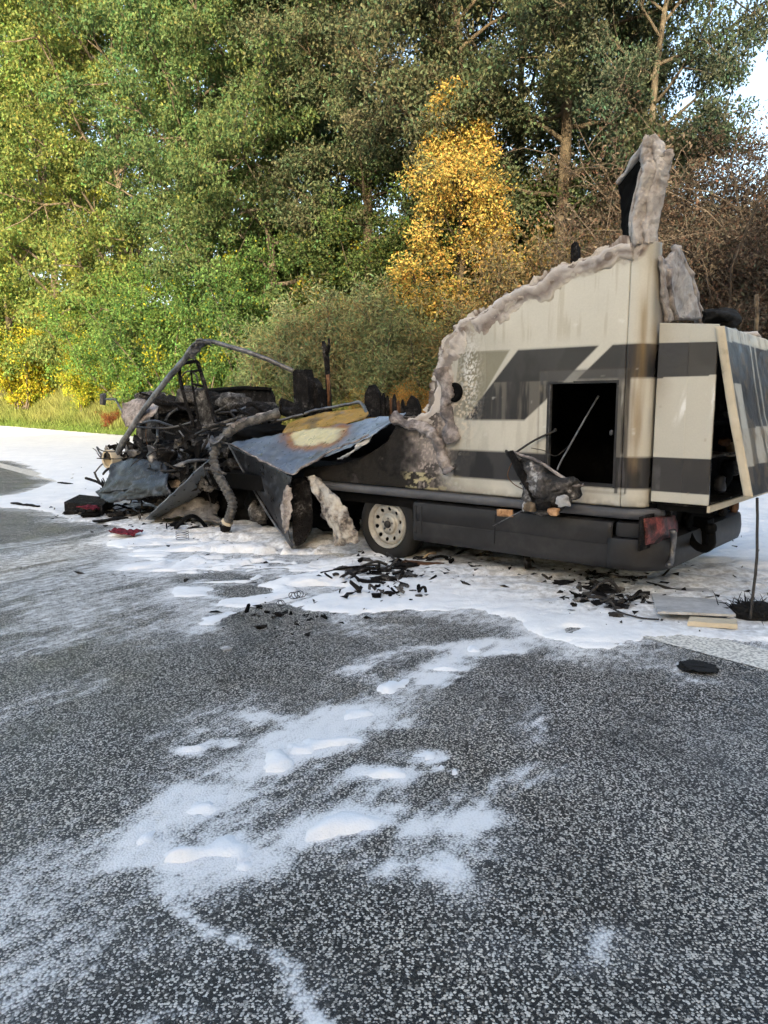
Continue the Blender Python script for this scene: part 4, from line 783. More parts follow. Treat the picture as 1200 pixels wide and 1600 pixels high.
van('side_marker', patch([P3([(777, 795, -.035), (801, 797, -.035)]), P3([(777, 806, -.035), (801, 808, -.035)])], 6, 4, .02, .004, 2, 20), M['amber'])
hp = smooth_line([R(1075, 832, 2.42), R(1085, 850, 2.50), R(1100, 858, 2.60), R(1112, 850, 2.66), R(1111, 832, 2.66)], 5); hitch = van('tow_hitch', tube(hp, .028, 8, .006, True, 1), M['soot']); van('tow_ball', chunk(hp[-1]+np.array([0, 0, .03]), (.035, .035, .035), .05, 1, 3), M['soot'], hitch)
van('hitch_bracket', boxv(2.36, 2.50, .80, .95, .28, .52), M['soot'], hitch, smooth=False)
for i, (a, b, yy) in enumerate(((1128, 800, 2.40), (1148, 792, 2.40), (1075, 812, 2.38))): van('burnt_fitting', chunk(R(a, b, yy), (.03, .06, .06), .5, 50+i, 3), (M['char'], M['rust'], M['soot'])[i])
# rear storage box
BX0, BX1, BY0, BY1, BZ0, BZ1 = 2.325, 2.700, .10, 1.98, .718, 1.885
def box_side():
    s = np.arange(BX0, BX1+.001, .0075); z = np.arange(BZ0, BZ1+.03, .0075); S, Z = np.meshgrid(s, z, indexing='ij'); c = np.broadcast_to(CREAM*.92, S.shape+(3,)).copy()
    n1 = fbm(S*8, Z*8, 0, 4, 31); n2 = fbm(S*30, Z*30, 0, 4, 32); vv = fbm(S*30, Z*2, 0, 4, 33)
    def lay(m, col):
        nonlocal c; m = np.clip(m, 0, 1)[..., None]; c = c*(1-m)+np.asarray(col)*m
    yt = lambda p: Q(*p, BY0)[2]
    z1 = np.interp(S, [BX0, BX1], [yt((1016, 537)), yt((1120, 530))]); z2 = np.interp(S, [BX0, BX1], [yt((1016, 591)), yt((1116, 586))]); z3 = np.interp(S, [BX0, BX1], [yt((1010, 714)), yt((1107, 718))]); z4 = np.interp(S, [BX0, BX1], [yt((1008, 767)), yt((1106, 774))])
    lay((1-sstep(BX0, BX0+.13, S+(n1-.5)*.1))*sstep(z2-.35, z2, Z)*(Z < z2)*.6, lum((.30, .25, .19))); lay((1-sstep(BX0, BX0+.22, S+(n1-.5)*.15))*(Z > z1)*.55, lum((.36, .30, .20)))
    lay(((Z < z1) & (Z > z2)).astype(float), lum((.046, .045, .047))); lay(((Z < z3) & (Z > z4)).astype(float), lum((.042, .041, .043)))
    lay(((Z < z3-.02) & (Z > z4))*sstep(.5, .6, vv)*sstep(.5, .75, n1)*.5, lum((.12, .12, .12)))
    wz = np.exp(-(((Z-1.36-.25*(S-2.5))/.075)**2))*sstep(2.42, 2.47, S)*sstep(.45, .55, fbm(S*30-Z*6, Z*3, 0, 3, 40)); lay(wz*1.0, WHITE*1.05)
    lay(sstep(.84, .86, fbm(S*14, Z*14, 0, 3, 45))*.4, lum((.35, .30, .22)))
    V = np.stack([S, np.full(S.shape, BY0)+.004*(n1-.5), Z-.035*(S-BX0)/(BX1-BX0)*sstep(1.7, 1.9, Z)], -1); i = np.arange(S.size).reshape(S.shape)
    me = qmesh('box_side', V.reshape(-1, 3), np.stack([i[:-1, :-1], i[1:, :-1], i[1:, 1:], i[:-1, 1:]], -1).reshape(-1, 4)); vcol(me, 'paint', c.reshape(-1, 3)); vattr(me, 'burn', (.25*n1*(S < BX0+.2)).ravel())
    o = link('box_side', me, M['shell'], RB); sm = o.modifiers.new('thickness', 'SOLIDIFY'); sm.thickness = .022; sm.offset = -1
RB = van('storage_box', merge(boxv(BX0, BX1-.004, BY0+.03, BY1, BZ0-.02, BZ0+.01), boxv(BX0, BX1-.02, BY1, BY1+.03, BZ0, BZ1-.02), boxv(BX0, BX1-.03, BY0+.03, BY1, BZ1-.035, BZ1-.015), boxv(BX0, BX0+.02, BY0+.03, BY1, BZ0, BZ1-.03)), M['char'], smooth=False)
RB['label'] = 'rear storage box with its lid pushed open'
box_side()
van('box_edge', boxv(BX1-.002, BX1+.014, BY0-.008, BY1+.02, BZ0-.045, BZ0-.004), M['beige'], RB, smooth=False); van('box_edge', boxv(BX0+.03, BX1, BY0+.04, BY0+.08, BZ0-.06, BZ0-.021), M['soot'], RB, smooth=False)
van('shelf', boxv(BX0+.03, BX1-.05, BY0+.05, BY1-.05, 1.24, 1.26), M['char'], RB, smooth=False); van('shelf', boxv(BX0+.03, BX1-.04, BY0+.05, BY1-.05, 1.02, 1.035), M['ashy'], RB, smooth=False)
for i, (a, b, w_, h_, mm) in enumerate(((1135, 740, .07, .10, 'soot'), (1142, 702, .05, .05, 'wood'), (1132, 690, .04, .03, 'rust'), (1150, 725, .06, .08, 'ashy'), (1137, 647, .07, .03, 'ashy'), (1125, 757, .05, .06, 'rail'))):
    c = R(a, b, 2.62); van('burnt_item', chunk(c, (.04, w_, h_), .4, 60+i, 3), M[mm], RB)
# lid: hinged at the top, bottom edge pushed out
hinge0 = np.array([2.712, .10, 1.86]); mid0 = Q(1147, 645, .10); bot0 = Q(1171, 776, .10); wv = np.array([0, 1.86, 0])
def lid():
    nz_, ny_ = 120, 150; t = np.linspace(0, 1, nz_); W_ = np.linspace(0, 1, ny_)
    ctl = [hinge0, hinge0*.5+mid0*.5+np.array([.0, 0, 0]), mid0, mid0*.5+bot0*.5, bot0]; zz = np.array([smooth_line(ctl, 30)[int(round(x*120))] for x in t])
    P_ = zz[:, None, :]+W_[None, :, None]*wv; P_[..., 2] -= W_[None, :]*.02; n1 = fbm(P_[..., 1]*5, P_[..., 2]*5, 0, 4, 7); P_[..., 0] += (n1-.5)*.03*np.sin(np.pi*W_)[None, :]
    Zz = P_[..., 2]; Yy = P_[..., 1]; c = np.broadcast_to(CREAM*.9, Zz.shape+(3,)).copy(); vv = fbm(Yy*14, Zz*1.5, 0, 4, 17); n2 = fbm(Yy*12, Zz*12, 0, 4, 18)
    def lay(m, col):
        nonlocal c; m = np.clip(m, 0, 1)[..., None]; c = c*(1-m)+np.asarray(col)*m
    z1 = R(1150, 533, 2.75)[2]; lay(((Zz < 1.77) & (Zz > 1.22) & (Yy > .30+(1.77-Zz)*.02)).astype(float), lum((.055, .055, .06))); lay(((Zz < 1.77) & (Zz > 1.50)).astype(float), lum((.06, .06, .065)))
    lay((Zz < .98).astype(float)*(Zz > .745), lum((.05, .048, .05)))
    lay(((Zz < 1.77) & (Zz > 1.22))*(np.abs(Yy-.66) < .022), CREAM*.8); lay(((Zz < 1.77) & (Zz > 1.22))*(np.abs(Yy-.80) < .018), CREAM*.7)
    lay(sstep(.55, .66, vv)*.75, lum((.03, .028, .027))); lay(sstep(.56, .64, n2)*.4, lum((.20, .15, .10))); lay((Zz > .98)*(Zz < 1.22)*.4*n2, lum((.25, .17, .09)))
    i = np.arange(nz_*ny_).reshape(nz_, ny_); me = qmesh('box_lid', P_.reshape(-1, 3), np.stack([i[:-1, :-1], i[:-1, 1:], i[1:, 1:], i[1:, :-1]], -1).reshape(-1, 4)); vcol(me, 'paint', c.reshape(-1, 3)); vattr(me, 'burn', (.4*n2).ravel())
    o = link('box_lid', me, M['shell'], RB); sm = o.modifiers.new('thickness', 'SOLIDIFY'); sm.thickness = .03; sm.offset = 0
lid()
ctl = smooth_line([hinge0, (hinge0+mid0)/2, mid0, (mid0+bot0)/2, bot0], 8)
van('lid_edge', patch([[p+np.array([-.028, -.018, 0]) for p in ctl[::4]], [p+np.array([.026, -.018, 0]) for p in ctl[::4]]], 4, 3, .014, .002, 3, 6), M['beige'], RB)
for i in range(9):
    c = np.array([2.36+.30*rng.random(), .25+.9*rng.random(), 1.87]); van('ash_flake', chunk(c, (.05+.05*rng.random(), .07+.06*rng.random(), .03), .6, 80+i, 2), (M['ashy'], M['melt'], M['pale'])[i % 3], RB)
van('burnt_bundle', chunk(R(1127, 498, 2.56), (.10, .22, .065), .45, 90, 4), M['fluff'], RB)
rod2 = lambda name, a, b, r, m: van(name, tube(np.array([a, (a+b)/2+np.array([.01, 0, .0]), b]), r, 6, .006, True, 4), M[m], RB)
rod2('charred_stick', R(1182, 460, 2.40), R(1181, 518, 2.40), .018, 'wood')

# wheels
def lathe(prof, c, n=48):
    V = [(c[0]+r*math.cos(t), c[1]+y, c[2]+r*math.sin(t)) for r, y in prof for t in np.linspace(0, 2*math.pi, n, endpoint=False)]; m = len(prof)
    return V, [(i*n+k, i*n+(k+1) % n, (i+1)*n+(k+1) % n, (i+1)*n+k) for i in range(m-1) for k in range(n)]
def wheel(c, yy, name='rear_wheel'):
    c = np.array(c)
    ty = van(name, lathe([(.205, .035), (.222, .012), (.26, .0), (.300, .006), (.322, .03), (.328, .05), (.328, .10), (.324, .104), (.324, .112), (.328, .116), (.328, .16), (.318, .19), (.26, .205), (.20, .18)], c, 56), M['rubber']); autosmooth(ty, 40)
    n, m = 180, 40; rad = np.linspace(.03, .182, m); ang = np.linspace(0, 2*math.pi, n, endpoint=False); RR, AA = np.meshgrid(rad, ang, indexing='ij')
    yz = np.interp(RR, [.03, .055, .075, .085, .10, .125, .155, .172, .182], [.030, .026, .030, .048, .054, .040, .030, .036, .048]); V = np.stack([c[0]+RR*np.cos(AA), c[1]+yz, c[2]+RR*np.sin(AA)], -1)
    i = np.arange(n*m).reshape(m, n); q = np.stack([i[:-1], np.roll(i, -1, 1)[:-1], np.roll(i, -1, 1)[1:], i[1:]], -1)
    rc = (RR[:-1]+RR[1:])/2; ac = AA[:-1]+math.pi/n; keep_ = np.ones(rc.shape, bool)
    for k in range(10): a = 2*math.pi*(k+.35)/10; keep_ &= np.hypot(rc*np.cos(ac)-.138*math.cos(a), rc*np.sin(ac)-.138*math.sin(a)) > .019
    v_, q_, _ = sub(V.reshape(-1, 3), q[keep_]); o = link('rim', qmesh('rim', v_, q_), M['rim'], ty); sm = o.modifiers.new('thickness', 'SOLIDIFY'); sm.thickness = .008; sm.offset = 0
    van('rim_flange', lathe([(.180, .05), (.190, .035), (.205, .012), (.214, .006), (.216, .016), (.206, .06)], c), M['rim'], ty)
    van('brake_drum', lathe([(.001, .075), (.17, .075), (.18, .10)], c), M['soot'], ty)
    van('hub_cap', lathe([(.034, .05), (.033, .014), (.026, .006), (.001, .005)], c, 24), M['wire'], ty)
    for k in range(5): a = 2*math.pi*(k+.2)/5; van('wheel_bolt', lathe([(.010, .034), (.010, .018), (.007, .014), (.001, .014)], c+np.array([.052*math.cos(a), 0, .052*math.sin(a)]), 8), M['steel'], ty)
    return ty
wheel((0, .045, .325), 0)
wheel((0, 1.80, .325), 0)
van('wheel_housing', merge(boxv(-.48, .40, .30, .36, .2, .66), boxv(-.48, .42, .06, .36, .655, .69), boxv(.365, .385, .05, .36, .24, .655)), M['soot'], smooth=False)
van('chassis_beam', boxv(-4.3, 2.3, .50, .60, .38, .52), M['soot'], smooth=False); van('chassis_beam', boxv(-4.3, 2.3, 1.45, 1.55, .38, .52), M['soot'], smooth=False)
van('body_floor', boxv(-3.2, 2.14, .11, 2.0, .60, .66), M['soot'], smooth=False)
van('rear_axle', tube(np.array([(0, .2, .33), (0, 1.8, .33)]), .05, 8), M['soot'])
for i, (a, b) in enumerate(((822, 880), (818, 905))): pass
van('exhaust_stub', tube(np.array([Q(822, 862, .25), Q(826, 888, .22)]), .03, 8, .008, True, 2), M['char'])
# far side wall, burnt down to a ragged line
fw = []
for u in np.arange(-3.6, 2.29, .07): fw.append((u, 2.02, (1.05 if u < -2.3 else 1.12)+.22*(fbm(u*2.2, 1, 0, 3, 5)-.5)+.10*(rng.random()-.5)))
fw = np.array(fw); pts = np.vstack([[(fw[0, 0], 2.02, .62)], fw, [(fw[-1, 0], 2.02, .62)]]); van('far_side_wall', prism(pts, (0, 1, 0), .03), M['char'], smooth=False)
# ---- charred uprights standing in the burnt-out living space
def slab(name, px, y, t, m, par=None): return van(name, prism([Q(a, b, y) for a, b in px], (0, 1, 0), t), M[m], par, smooth=False)
slab('charred_cabinet', [(457, 580), (462, 577), (470, 580), (477, 577), (481, 600), (482, 650), (460, 650)], 1.2, .12, 'char')
slab('charred_cabinet', [(479, 595), (486, 590), (494, 600), (497, 612), (495, 650), (480, 650)], 1.3, .10, 'char')
slab('charred_cabinet', [(497, 618), (503, 608), (508, 618), (508, 650), (494, 650)], 1.4, .06, 'char')
fk = np.array([Q(515, 650, 1.5), Q(513, 600, 1.5), Q(511, 565, 1.5), Q(508, 548, 1.5), Q(505, 533, 1.5)])
fork = van('forked_post', tube(fk, [.035, .03, .035, .035, .022], 7, .012, True, 5), M['char']); fork['label'] = 'charred post with a forked top'
van('fork_prong', tube(np.array([Q(511, 552, 1.5), Q(514, 542, 1.48), Q(514, 528, 1.47)]), [.03, .022, .012], 6, .01, True, 6), M['char'], fork)
van('scorched_foot', tube(np.array([Q(514, 636, 1.46), Q(513, 600, 1.46), Q(512, 585, 1.46)]), .022, 6, .006, True, 3), M['rust'], fork)
slab('charred_rib', [(568, 652), (570, 615), (576, 603), (583, 601), (590, 612), (594, 625), (594, 652)], 1.6, .05, 'char')
for i, (a, b) in enumerate(((598, 614), (604, 618), (610, 622), (615, 616), (621, 626), (628, 624), (633, 634))): slab('charred_rib', [(a-2.5, 655), (a-2, b+6), (a, b), (a+2, b+8), (a+3, 655)], 1.62+.03*(i % 3), .03, 'rust' if i in (2, 4) else 'char')
slab('charred_rib', [(632, 655), (636, 628), (642, 618), (650, 624), (655, 636), (655, 655)], 1.4, .04, 'char')
slab('charred_rib', [(891, 410), (892, 384), (898, 377), (903, 386), (903, 408)], 1.2, .05, 'char')
# ---- torn metal sheets over the middle of the wreck
def sheet(rows, name, tintf, nu=14, nv=14, rough=.02, seed=1, par=None, thick=.008, fq=7):
    vf = patch(rows, nu, nv, thick, rough, seed, fq); o = van(name, vf, M['sheet'], par); vcol(o.data, 'tint', tintf(np.array(vf[0]))); return o
def tint_roof(V):
    n = fbm(V[:, 0]*7, V[:, 1]*7, V[:, 2]*7, 4, 3); n2 = fbm(V[:, 0]*22, V[:, 1]*22, V[:, 2]*22, 3, 4); s = Q(478, 682, .12); d = np.hypot((V[:, 0]-s[0])/.42, (V[:, 2]-s[2])/.10+(V[:, 1]-s[1])*.0)+(n-.5)*.9
    c = np.array([[.13, .15, .19]])*(.6+.7*n)[:, None]+np.array([[.10, .12, .15]])*sstep(.60, .75, n2)[:, None]*.6
    c = c+np.array([[.20, .235, .28]])*(sstep(-1.0, .0, V[:, 0])*sstep(.3, .6, n))[:, None]  # paler blue towards the right tip: sky sheen put into the tint
    br = np.exp(-((d-1.05)/.28)**2)[:, None]; c = c*(1-br)+np.array([[.30, .12, .022]])*br
    st = (1-sstep(.75, 1.02, d))[:, None]; return c*(1-st)+np.array([[.70, .58, .30]])*st
roof = sheet([P3([(358, 693, .32), (450, 677, .34), (532, 663, .34), (633, 646, .22)]), P3([(402, 716, .02), (466, 708, .05), (540, 690, .06), (620, 657, .10)]), P3([(456, 743, -.20), (486, 722, -.18), (548, 698, -.16), (598, 668, -.06)])], 'torn_roof_sheet', tint_roof, 16, 14, .022, 4)
roof['label'] = 'torn sheet with straw and blue heat stains and a painted sky sheen'
dk = lambda V: np.array([[.018, .019, .022]])*(.5+1.2*fbm(V[:, 0]*6, V[:, 1]*6, V[:, 2]*6, 4, 8))[:, None]
lt = lambda V: np.array([[.22, .25, .28]])*(.4+1.1*fbm(V[:, 0]*6, V[:, 1]*6, V[:, 2]*6, 4, 9))[:, None]
pane = sheet([P3([(359, 696, .31), (408, 720, .02), (456, 745, -.20)]), P3([(392, 752, .18), (420, 768, .0), (446, 790, -.18)]), P3([(430, 815, .02), (440, 822, -.06), (452, 838, -.16)]), P3([(452, 852, -.10), (456, 855, -.14), (461, 852, -.16)])], 'hanging_sheet', dk, 10, 10, .008, 5)
van('sheet_fold', tube(smooth_line(P3([(358, 696, .30), (385, 745, .20), (418, 802, .05), (456, 855, -.12)]), 6), .012, 6, .004, True, 2), M['steel'], pane)
van('flaking_edge', patch([P3([(447, 758, -.2), (450, 760, -.21), (455, 762, -.2)]), P3([(440, 785, -.19), (447, 790, -.215), (456, 786, -.2)]), P3([(439, 806, -.19), (447, 804, -.21), (454, 812, -.2)]), P3([(444, 828, -.18), (447, 834, -.2), (450, 830, -.19)])], 6, 6, .008, .032, 8, 16), M['melt'], pane)
van('melted_ridge', tube(smooth_line(P3([(360, 693, .30), (395, 712, .05), (430, 730, -.12), (456, 743, -.21), (475, 727, -.20), (500, 716, -.18), (530, 700, -.17), (548, 692, -.16), (575, 680, -.1)]), 6), .010, 6, .022, True, 6), M['meltdark'], roof)
M['strip'] = mat_mottled('torn_strip_paint', [(.36, (.02, .018, .017)), (.44, (.16, .14, .125)), (.50, (.40, .36, .31)), (.58, (.56, .53, .47)), (.70, (.62, .60, .56))], 4.5, .8, .8, .02)
van('mud_flap', patch([P3([(456, 748, -.10), (472, 745, -.06), (484, 756, -.02)]), P3([(456, 800, -.12), (475, 795, -.06), (489, 800, .0)]), P3([(458, 838, -.12), (470, 842, -.08), (486, 828, -.02)]), P3([(461, 853, -.13), (468, 852, -.10), (476, 845, -.06)])], 8, 8, .02, .01, 12, 10), M['char'])
van('torn_wall_strip', patch([P3([(478, 744, -.10), (488, 744, -.12), (500, 750, -.08)]), P3([(494, 772, -.14), (512, 770, -.18), (530, 778, -.12)]), P3([(506, 802, -.16), (525, 802, -.20), (548, 806, -.14)]), P3([(522, 836, -.16), (540, 836, -.20), (558, 832, -.14)]), P3([(528, 853, -.16), (545, 853, -.18), (562, 846, -.14)])], 8, 8, .014, .05, 31, 9), M['strip'])
van('torn_scrap', patch([P3([(556, 694, -.14), (582, 678, -.06)]), P3([(550, 706, -.15), (572, 694, -.10)]), P3([(527, 718, -.15), (535, 716, -.14)])], 8, 8, .012, .025, 33, 12), M['pale'], roof)
ora = lambda V: (lambda n, x: np.array([[.52, .29, .05]])*(.65+.6*n)[:, None]*(1-x)+np.array([[.03, .022, .016]])*x)(fbm(V[:, 0]*5, V[:, 1]*5, V[:, 2]*5, 3, 6), (sstep(.52, .66, fbm(V[:, 0]*3.2, V[:, 1]*3, V[:, 2]*9, 4, 16))*.55)[:, None])
up_ = sheet([P3([(450, 662, .85), (505, 645, .85), (566, 638, .8)]), P3([(446, 668, .62), (510, 658, .62), (575, 645, .6)]), P3([(440, 680, .45), (510, 668, .45), (570, 655, .45)])], 'curled_roof_sheet', ora, 12, 10, .012, 7)
up_['label'] = 'curled sheet with scorched orange underside'
van('curled_rim', tube(smooth_line(P3([(330, 672, .30), (365, 662, .45), (420, 658, .75), (455, 652, .88), (500, 640, .92), (545, 632, .92), (562, 629, .86), (569, 638, .72), (575, 649, .6)]), 6), .018, 7, .016, True, 9), M['steel'], up_)
van('charred_roll', tube(smooth_line(P3([(428, 640, 1.0), (450, 645, .95), (480, 648, .95)]), 6), [.05]*13, 8, .05, True, 10), M['char'])
slab('charred_board', [(545, 662), (590, 652), (648, 648), (655, 690), (600, 715), (548, 715)], .42, .03, 'soot')
slab('charred_board', [(432, 648), (438, 622), (455, 628), (470, 640), (478, 650)], .98, .02, 'char')
# ---- hose
hs = smooth_line(P3([(436, 645, .42), (408, 654, .26), (378, 663, .14), (350, 682, .02), (335, 708, -.06), (338, 735, -.10), (352, 762, -.12), (363, 785, -.13), (359, 806, -.14), (352, 822, -.15)]), 24)
hr = .046+.006*np.sign(np.sin(np.arange(len(hs))*1.05)); hr[:70] = .045+.012*fbm(np.arange(70)*.5, 0, 0, 3, 2)
hose = van('corrugated_hose', tube(hs, hr, 12, .004, True, 1), M['hose']); hose['label'] = 'grey corrugated air hose hanging down to the foam'
van('hose_clamp', tube(np.array([hs[-14], hs[-10]]), .062, 14, .004, True, 1), M['beige'], hose); van('hose_wrap', tube(hs[8:60:3]+np.array([0, -.01, .02]), .03, 8, .04, True, 7), M['meltdark'], hose)
van('hose_end', chunk(hs[-1]+np.array([0, 0, -.02]), (.06, .05, .05), .3, 4, 3), M['char'], hose)
# ---- cab
pil = smooth_line(P3([(184, 708, .06), (192, 690, .06), (207, 668, .07), (225, 640, .08), (248, 610, .09), (268, 585, .10), (288, 562, .11), (300, 545, .12), (308, 537, .12)]), 8)
pil_o = van('windscreen_pillar', tube(pil, np.interp(np.arange(len(pil)), [0, 30, 64], [.045, .042, .042]), 8, .010, True, 2, .6), M['steel'])
van('pillar_crumple', patch([P3([(296, 560, .08), (304, 562, .14)]), P3([(296, 545, .06), (310, 548, .16)]), P3([(305, 533, .08), (322, 538, .18)]), P3([(315, 530, .10), (330, 540, .2)])], 6, 6, .012, .03, 6, 14), M['steel'], pil_o)
van('roof_rail', tube(smooth_line(P3([(308, 535, .12), (330, 534, .16), (360, 542, .24), (395, 553, .34), (428, 566, .46), (458, 580, .6)]), 8), .026, 7, .006, True, 3, .7), M['steel'], pil_o)
van('front_wing', patch([P3([(192, 632, .10), (214, 624, .20), (246, 634, .22)]), P3([(190, 648, .06), (212, 645, .10), (240, 648, .12)]), P3([(198, 668, .06), (212, 662, .07), (230, 655, .10)])], 10, 8, .012, .03, 11, 10), M['meltdark'])
mir = van('mirror_arm', tube(smooth_line(P3([(196, 650, .3), (188, 638, .32), (181, 625, .35), (176, 624, .36), (165, 624, .38)]), 5), .014, 6, .004, True, 1), M['steel']); van('mirror_head', patch([P3([(158, 616, .36), (164, 614, .42)]), P3([(158, 632, .36), (163, 633, .42)])], 4, 4, .05, .008, 2, 9), M['rail'], mir)
for pts in ([(281, 570, .16), (296, 566, .2), (308, 566, .24), (316, 590, .24), (326, 622, .22), (337, 665, .2)], [(281, 570, .16), (281, 592, .15), (288, 620, .14), (296, 645, .14), (304, 668, .14)], [(298, 580, .2), (302, 610, .2), (307, 640, .18), (312, 672, .16)], [(299, 580, .2), (312, 579, .22)], [(300, 600, .2), (318, 604, .22)]):
    van('door_frame_bar', tube(smooth_line(P3(pts), 5) if len(pts) > 2 else np.array(P3(pts)), .021 if len(pts) > 4 else .014, 6, .008, True, 5), M['char'])
slab('door_skin', [(303, 612), (322, 608), (331, 640), (336, 664), (314, 664)], .26, .01, 'ashy')
van('steering_ring', tube(np.array([Q(296+13*math.cos(a), 596+16*math.sin(a), .55) for a in np.linspace(0, 2*math.pi, 25)]), .010, 6, .003, False, 3), M['wire'])
# far cab wall and door
fd = van('far_door', prism([Q(a, b, 1.95) for a, b in [(318, 650), (318, 622), (326, 610), (345, 606), (380, 607), (420, 607), (427, 620), (428, 650)]], (0, 1, 0), .04), M['char'], smooth=False)
for a, b, c, d in ((326, 334, 616, 622), (336, 343, 617, 622)): pass
van('far_door_rail', tube(np.array(P3([(318, 634, 1.90), (370, 632, 1.90), (428, 634, 1.90)])), .05, 7, .03, True, 4), M['ashy'], fd); van('far_door_rail', tube(np.array(P3([(320, 610, 1.92), (380, 606, 1.92), (424, 608, 1.92)])), .03, 7, .02, True, 6), M['soot'], fd)
for i in range(9):
    a = 236+i*22+rng.normal()*5; van('charred_lump', chunk(Q(a, 628+rng.normal()*5+max(0, i-4)*5, 1.2+.2*rng.random()), (.22, .2, .10+.05*rng.random()), .6, 120+i, 3, 2.4), M['char' if i % 3 else 'ashy'])
van('cab_bulkhead', patch([P3([(232, 640, 1.3), (300, 634, 1.35), (370, 640, 1.4), (440, 645, 1.4)]), P3([(225, 668, 1.1), (300, 668, 1.15), (370, 670, 1.2), (440, 672, 1.2)]), P3([(215, 705, .95), (300, 712, 1.0), (370, 715, 1.0), (440, 718, 1.0)])], 8, 8, .03, .10, 77, 5), M['char'])
for i in range(40):
    a = 240+190*rng.random(); b = 630+70*rng.random(); p = Q(a, b, .5+.6*rng.random()); dd = rng.normal(size=3)*np.array([.3, .2, .16])
    van('bent_bar', tube(smooth_line([p, p+dd*.5+rng.normal(size=3)*.05, p+dd], 4), .008+.014*rng.random(), 5, .01, True, i+90), M[('char', 'wire', 'ashy', 'char', 'steel')[i % 5]])
# dash plate with holes
pl = [Q(*p, .55) for p in ((213, 640), (246, 634), (248, 690), (214, 692))]
van('bulkhead_plate', patch([[pl[0], (pl[0]+pl[1])/2, pl[1]], [pl[3], (pl[2]+pl[3])/2, pl[2]]], 8, 10, .012, .012, 9, 7), M['ashy'])
for (a, b) in ((238, 652), (240, 672), (222, 665)): van('plate_socket', chunk(Q(a, b, .53), (.05, .012, .05), .2, int(a), 2), M['soot'])
rod('brake_pipe', [(229, 660, .5), (228, 680, .48), (231, 700, .45)], .005, 'rust'); rod('brake_pipe', [(300, 735, .2), (318, 700, .12), (327, 680, .1)], .02, 'ashy'); rod('gear_rod', [(318, 668, .1), (350, 660, .06), (380, 650, .05)], .018, 'ashy'); rod('gear_rod', [(288, 690, .2), (320, 672, .12), (352, 664, .1)], .014, 'wire')
rod('pillar_stay', [(196, 690, .3), (199, 705, .3), (200, 720, .3)], .014, 'char'); rod('pillar_stay', [(201, 722, .3), (203, 703, .3), (214, 700, .3)], .014, 'char')
# engine bay and cab floor heap: larger crumpled pieces one by one
van('headlamp_shell', (lambda c: lathe([(.10, -.10), (.125, -.11), (.13, -.09), (.125, .02), (.09, .10), (.02, .12)], c, 24))(Q(178, 717, .45)), M['beige']).rotation_euler = (0, 0, 0)
CR = [([(175, 725), (215, 715), (260, 725)], [(168, 745), (210, 742), (262, 750)], [(153, 772), (205, 765), (265, 770)], .05, -.05, -.12, 'char'),
      ([(200, 705), (250, 700), (310, 712)], [(205, 722), (255, 728), (318, 735)], [(240, 745), (280, 750), (330, 752)], .5, .25, .05, 'ashy'),
      ([(245, 690), (290, 690), (335, 700)], [(250, 715), (300, 720), (340, 722)], [(262, 735), (305, 738), (340, 740)], .8, .4, .12, 'char'),
      ([(150, 768), (200, 748), (262, 738)], [(158, 778), (205, 764), (262, 755)], [(170, 786), (215, 780), (265, 772)], -.05, -.12, -.15, 'char'),
      ([(265, 745), (300, 742), (345, 745)], [(262, 762), (300, 762), (340, 765)], [(270, 785), (300, 788), (335, 790)], .30, .25, .2, 'soot'),
      ([(262, 752), (290, 748), (318, 745)], [(265, 758), (290, 755), (312, 752)], [(268, 762), (288, 761), (305, 757)], .10, .06, .02, 'wood')]
lt_ = lambda V: np.array([[.022, .021, .021]])*(.1+1.9*fbm(V[:, 0]*7, V[:, 1]*7, V[:, 2]*7, 4, 19))[:, None]
for i, (a, b, c, ya, yb, yc, mm) in enumerate(CR):
    if i in (0, 3): sheet([[Q(*p, ya) for p in a], [Q(*p, yb) for p in b], [Q(*p, yc) for p in c]], 'crumpled_panel', dk if i else lt_, 10, 10, .03, 140+i, None, .006, 5); continue
    van('crumpled_panel', patch([[Q(*p, ya) for p in a], [Q(*p, yb) for p in b], [Q(*p, yc) for p in c]], 10, 10, .014, .01 if mm == 'wood' else .05 if i in (0, 3) else .09, 140+i, 7), M[mm])
for i, (a, b, y, sx, sy, sz, mm) in enumerate(((225, 752, .35, .18, .2, .12, 'char'), (270, 715, .7, .4, .45, .16, 'char'), (310, 745, .6, .45, .4, .25, 'soot'), (340, 700, .8, .5, .4, .2, 'char'), (385, 770, .6, .5, .3, .32, 'soot'), (400, 720, .8, .5, .4, .22, 'char'), (190, 748, .25, .12, .15, .09, 'ashy'),
        (285, 770, .35, .2, .2, .14, 'ashy'), (240, 775, .15, .2, .12, .08, 'char'), (275, 640, 1.2, .4, .35, .12, 'char'), (430, 690, .8, .55, .4, .2, 'soot'), (500, 690, 1.1, .6, .5, .2, 'soot'), (240, 700, .9, .35, .3, .12, 'char'), (262, 783, .2, .10, .1, .10, 'ashy'), (300, 695, .5, .16, .14, .06, 'ashy'), (222, 730, .2, .12, .1, .05, 'steel'), (365, 730, .4, .12, .1, .10, 'ashy'), (410, 800, .3, .12, .12, .12, 'ashy'), (430, 780, .45, .35, .2, .28, 'soot'), (520, 790, .5, .4, .2, .25, 'soot'))):
    van('charred_lump', chunk(Q(a, b, y), (sx, sy, sz), .55, 160+i, 4, 2.2), M[mm])
for i in range(110):                                             # bent rods and cable ends sticking out of the heap
    a = 165+170*rng.random(); b = 700+75*rng.random(); y = .0+.5*rng.random(); p = Q(a, b, y); d = rng.normal(size=3)*np.array([.35, .15, .12])
    van('bent_rod', tube(smooth_line([p, p+d*.5+rng.normal(size=3)*.05, p+d], 4), .006+.012*rng.random(), 5, .01, True, i), M[('ashy', 'wire', 'wire', 'steel', 'wire')[i % 5]])
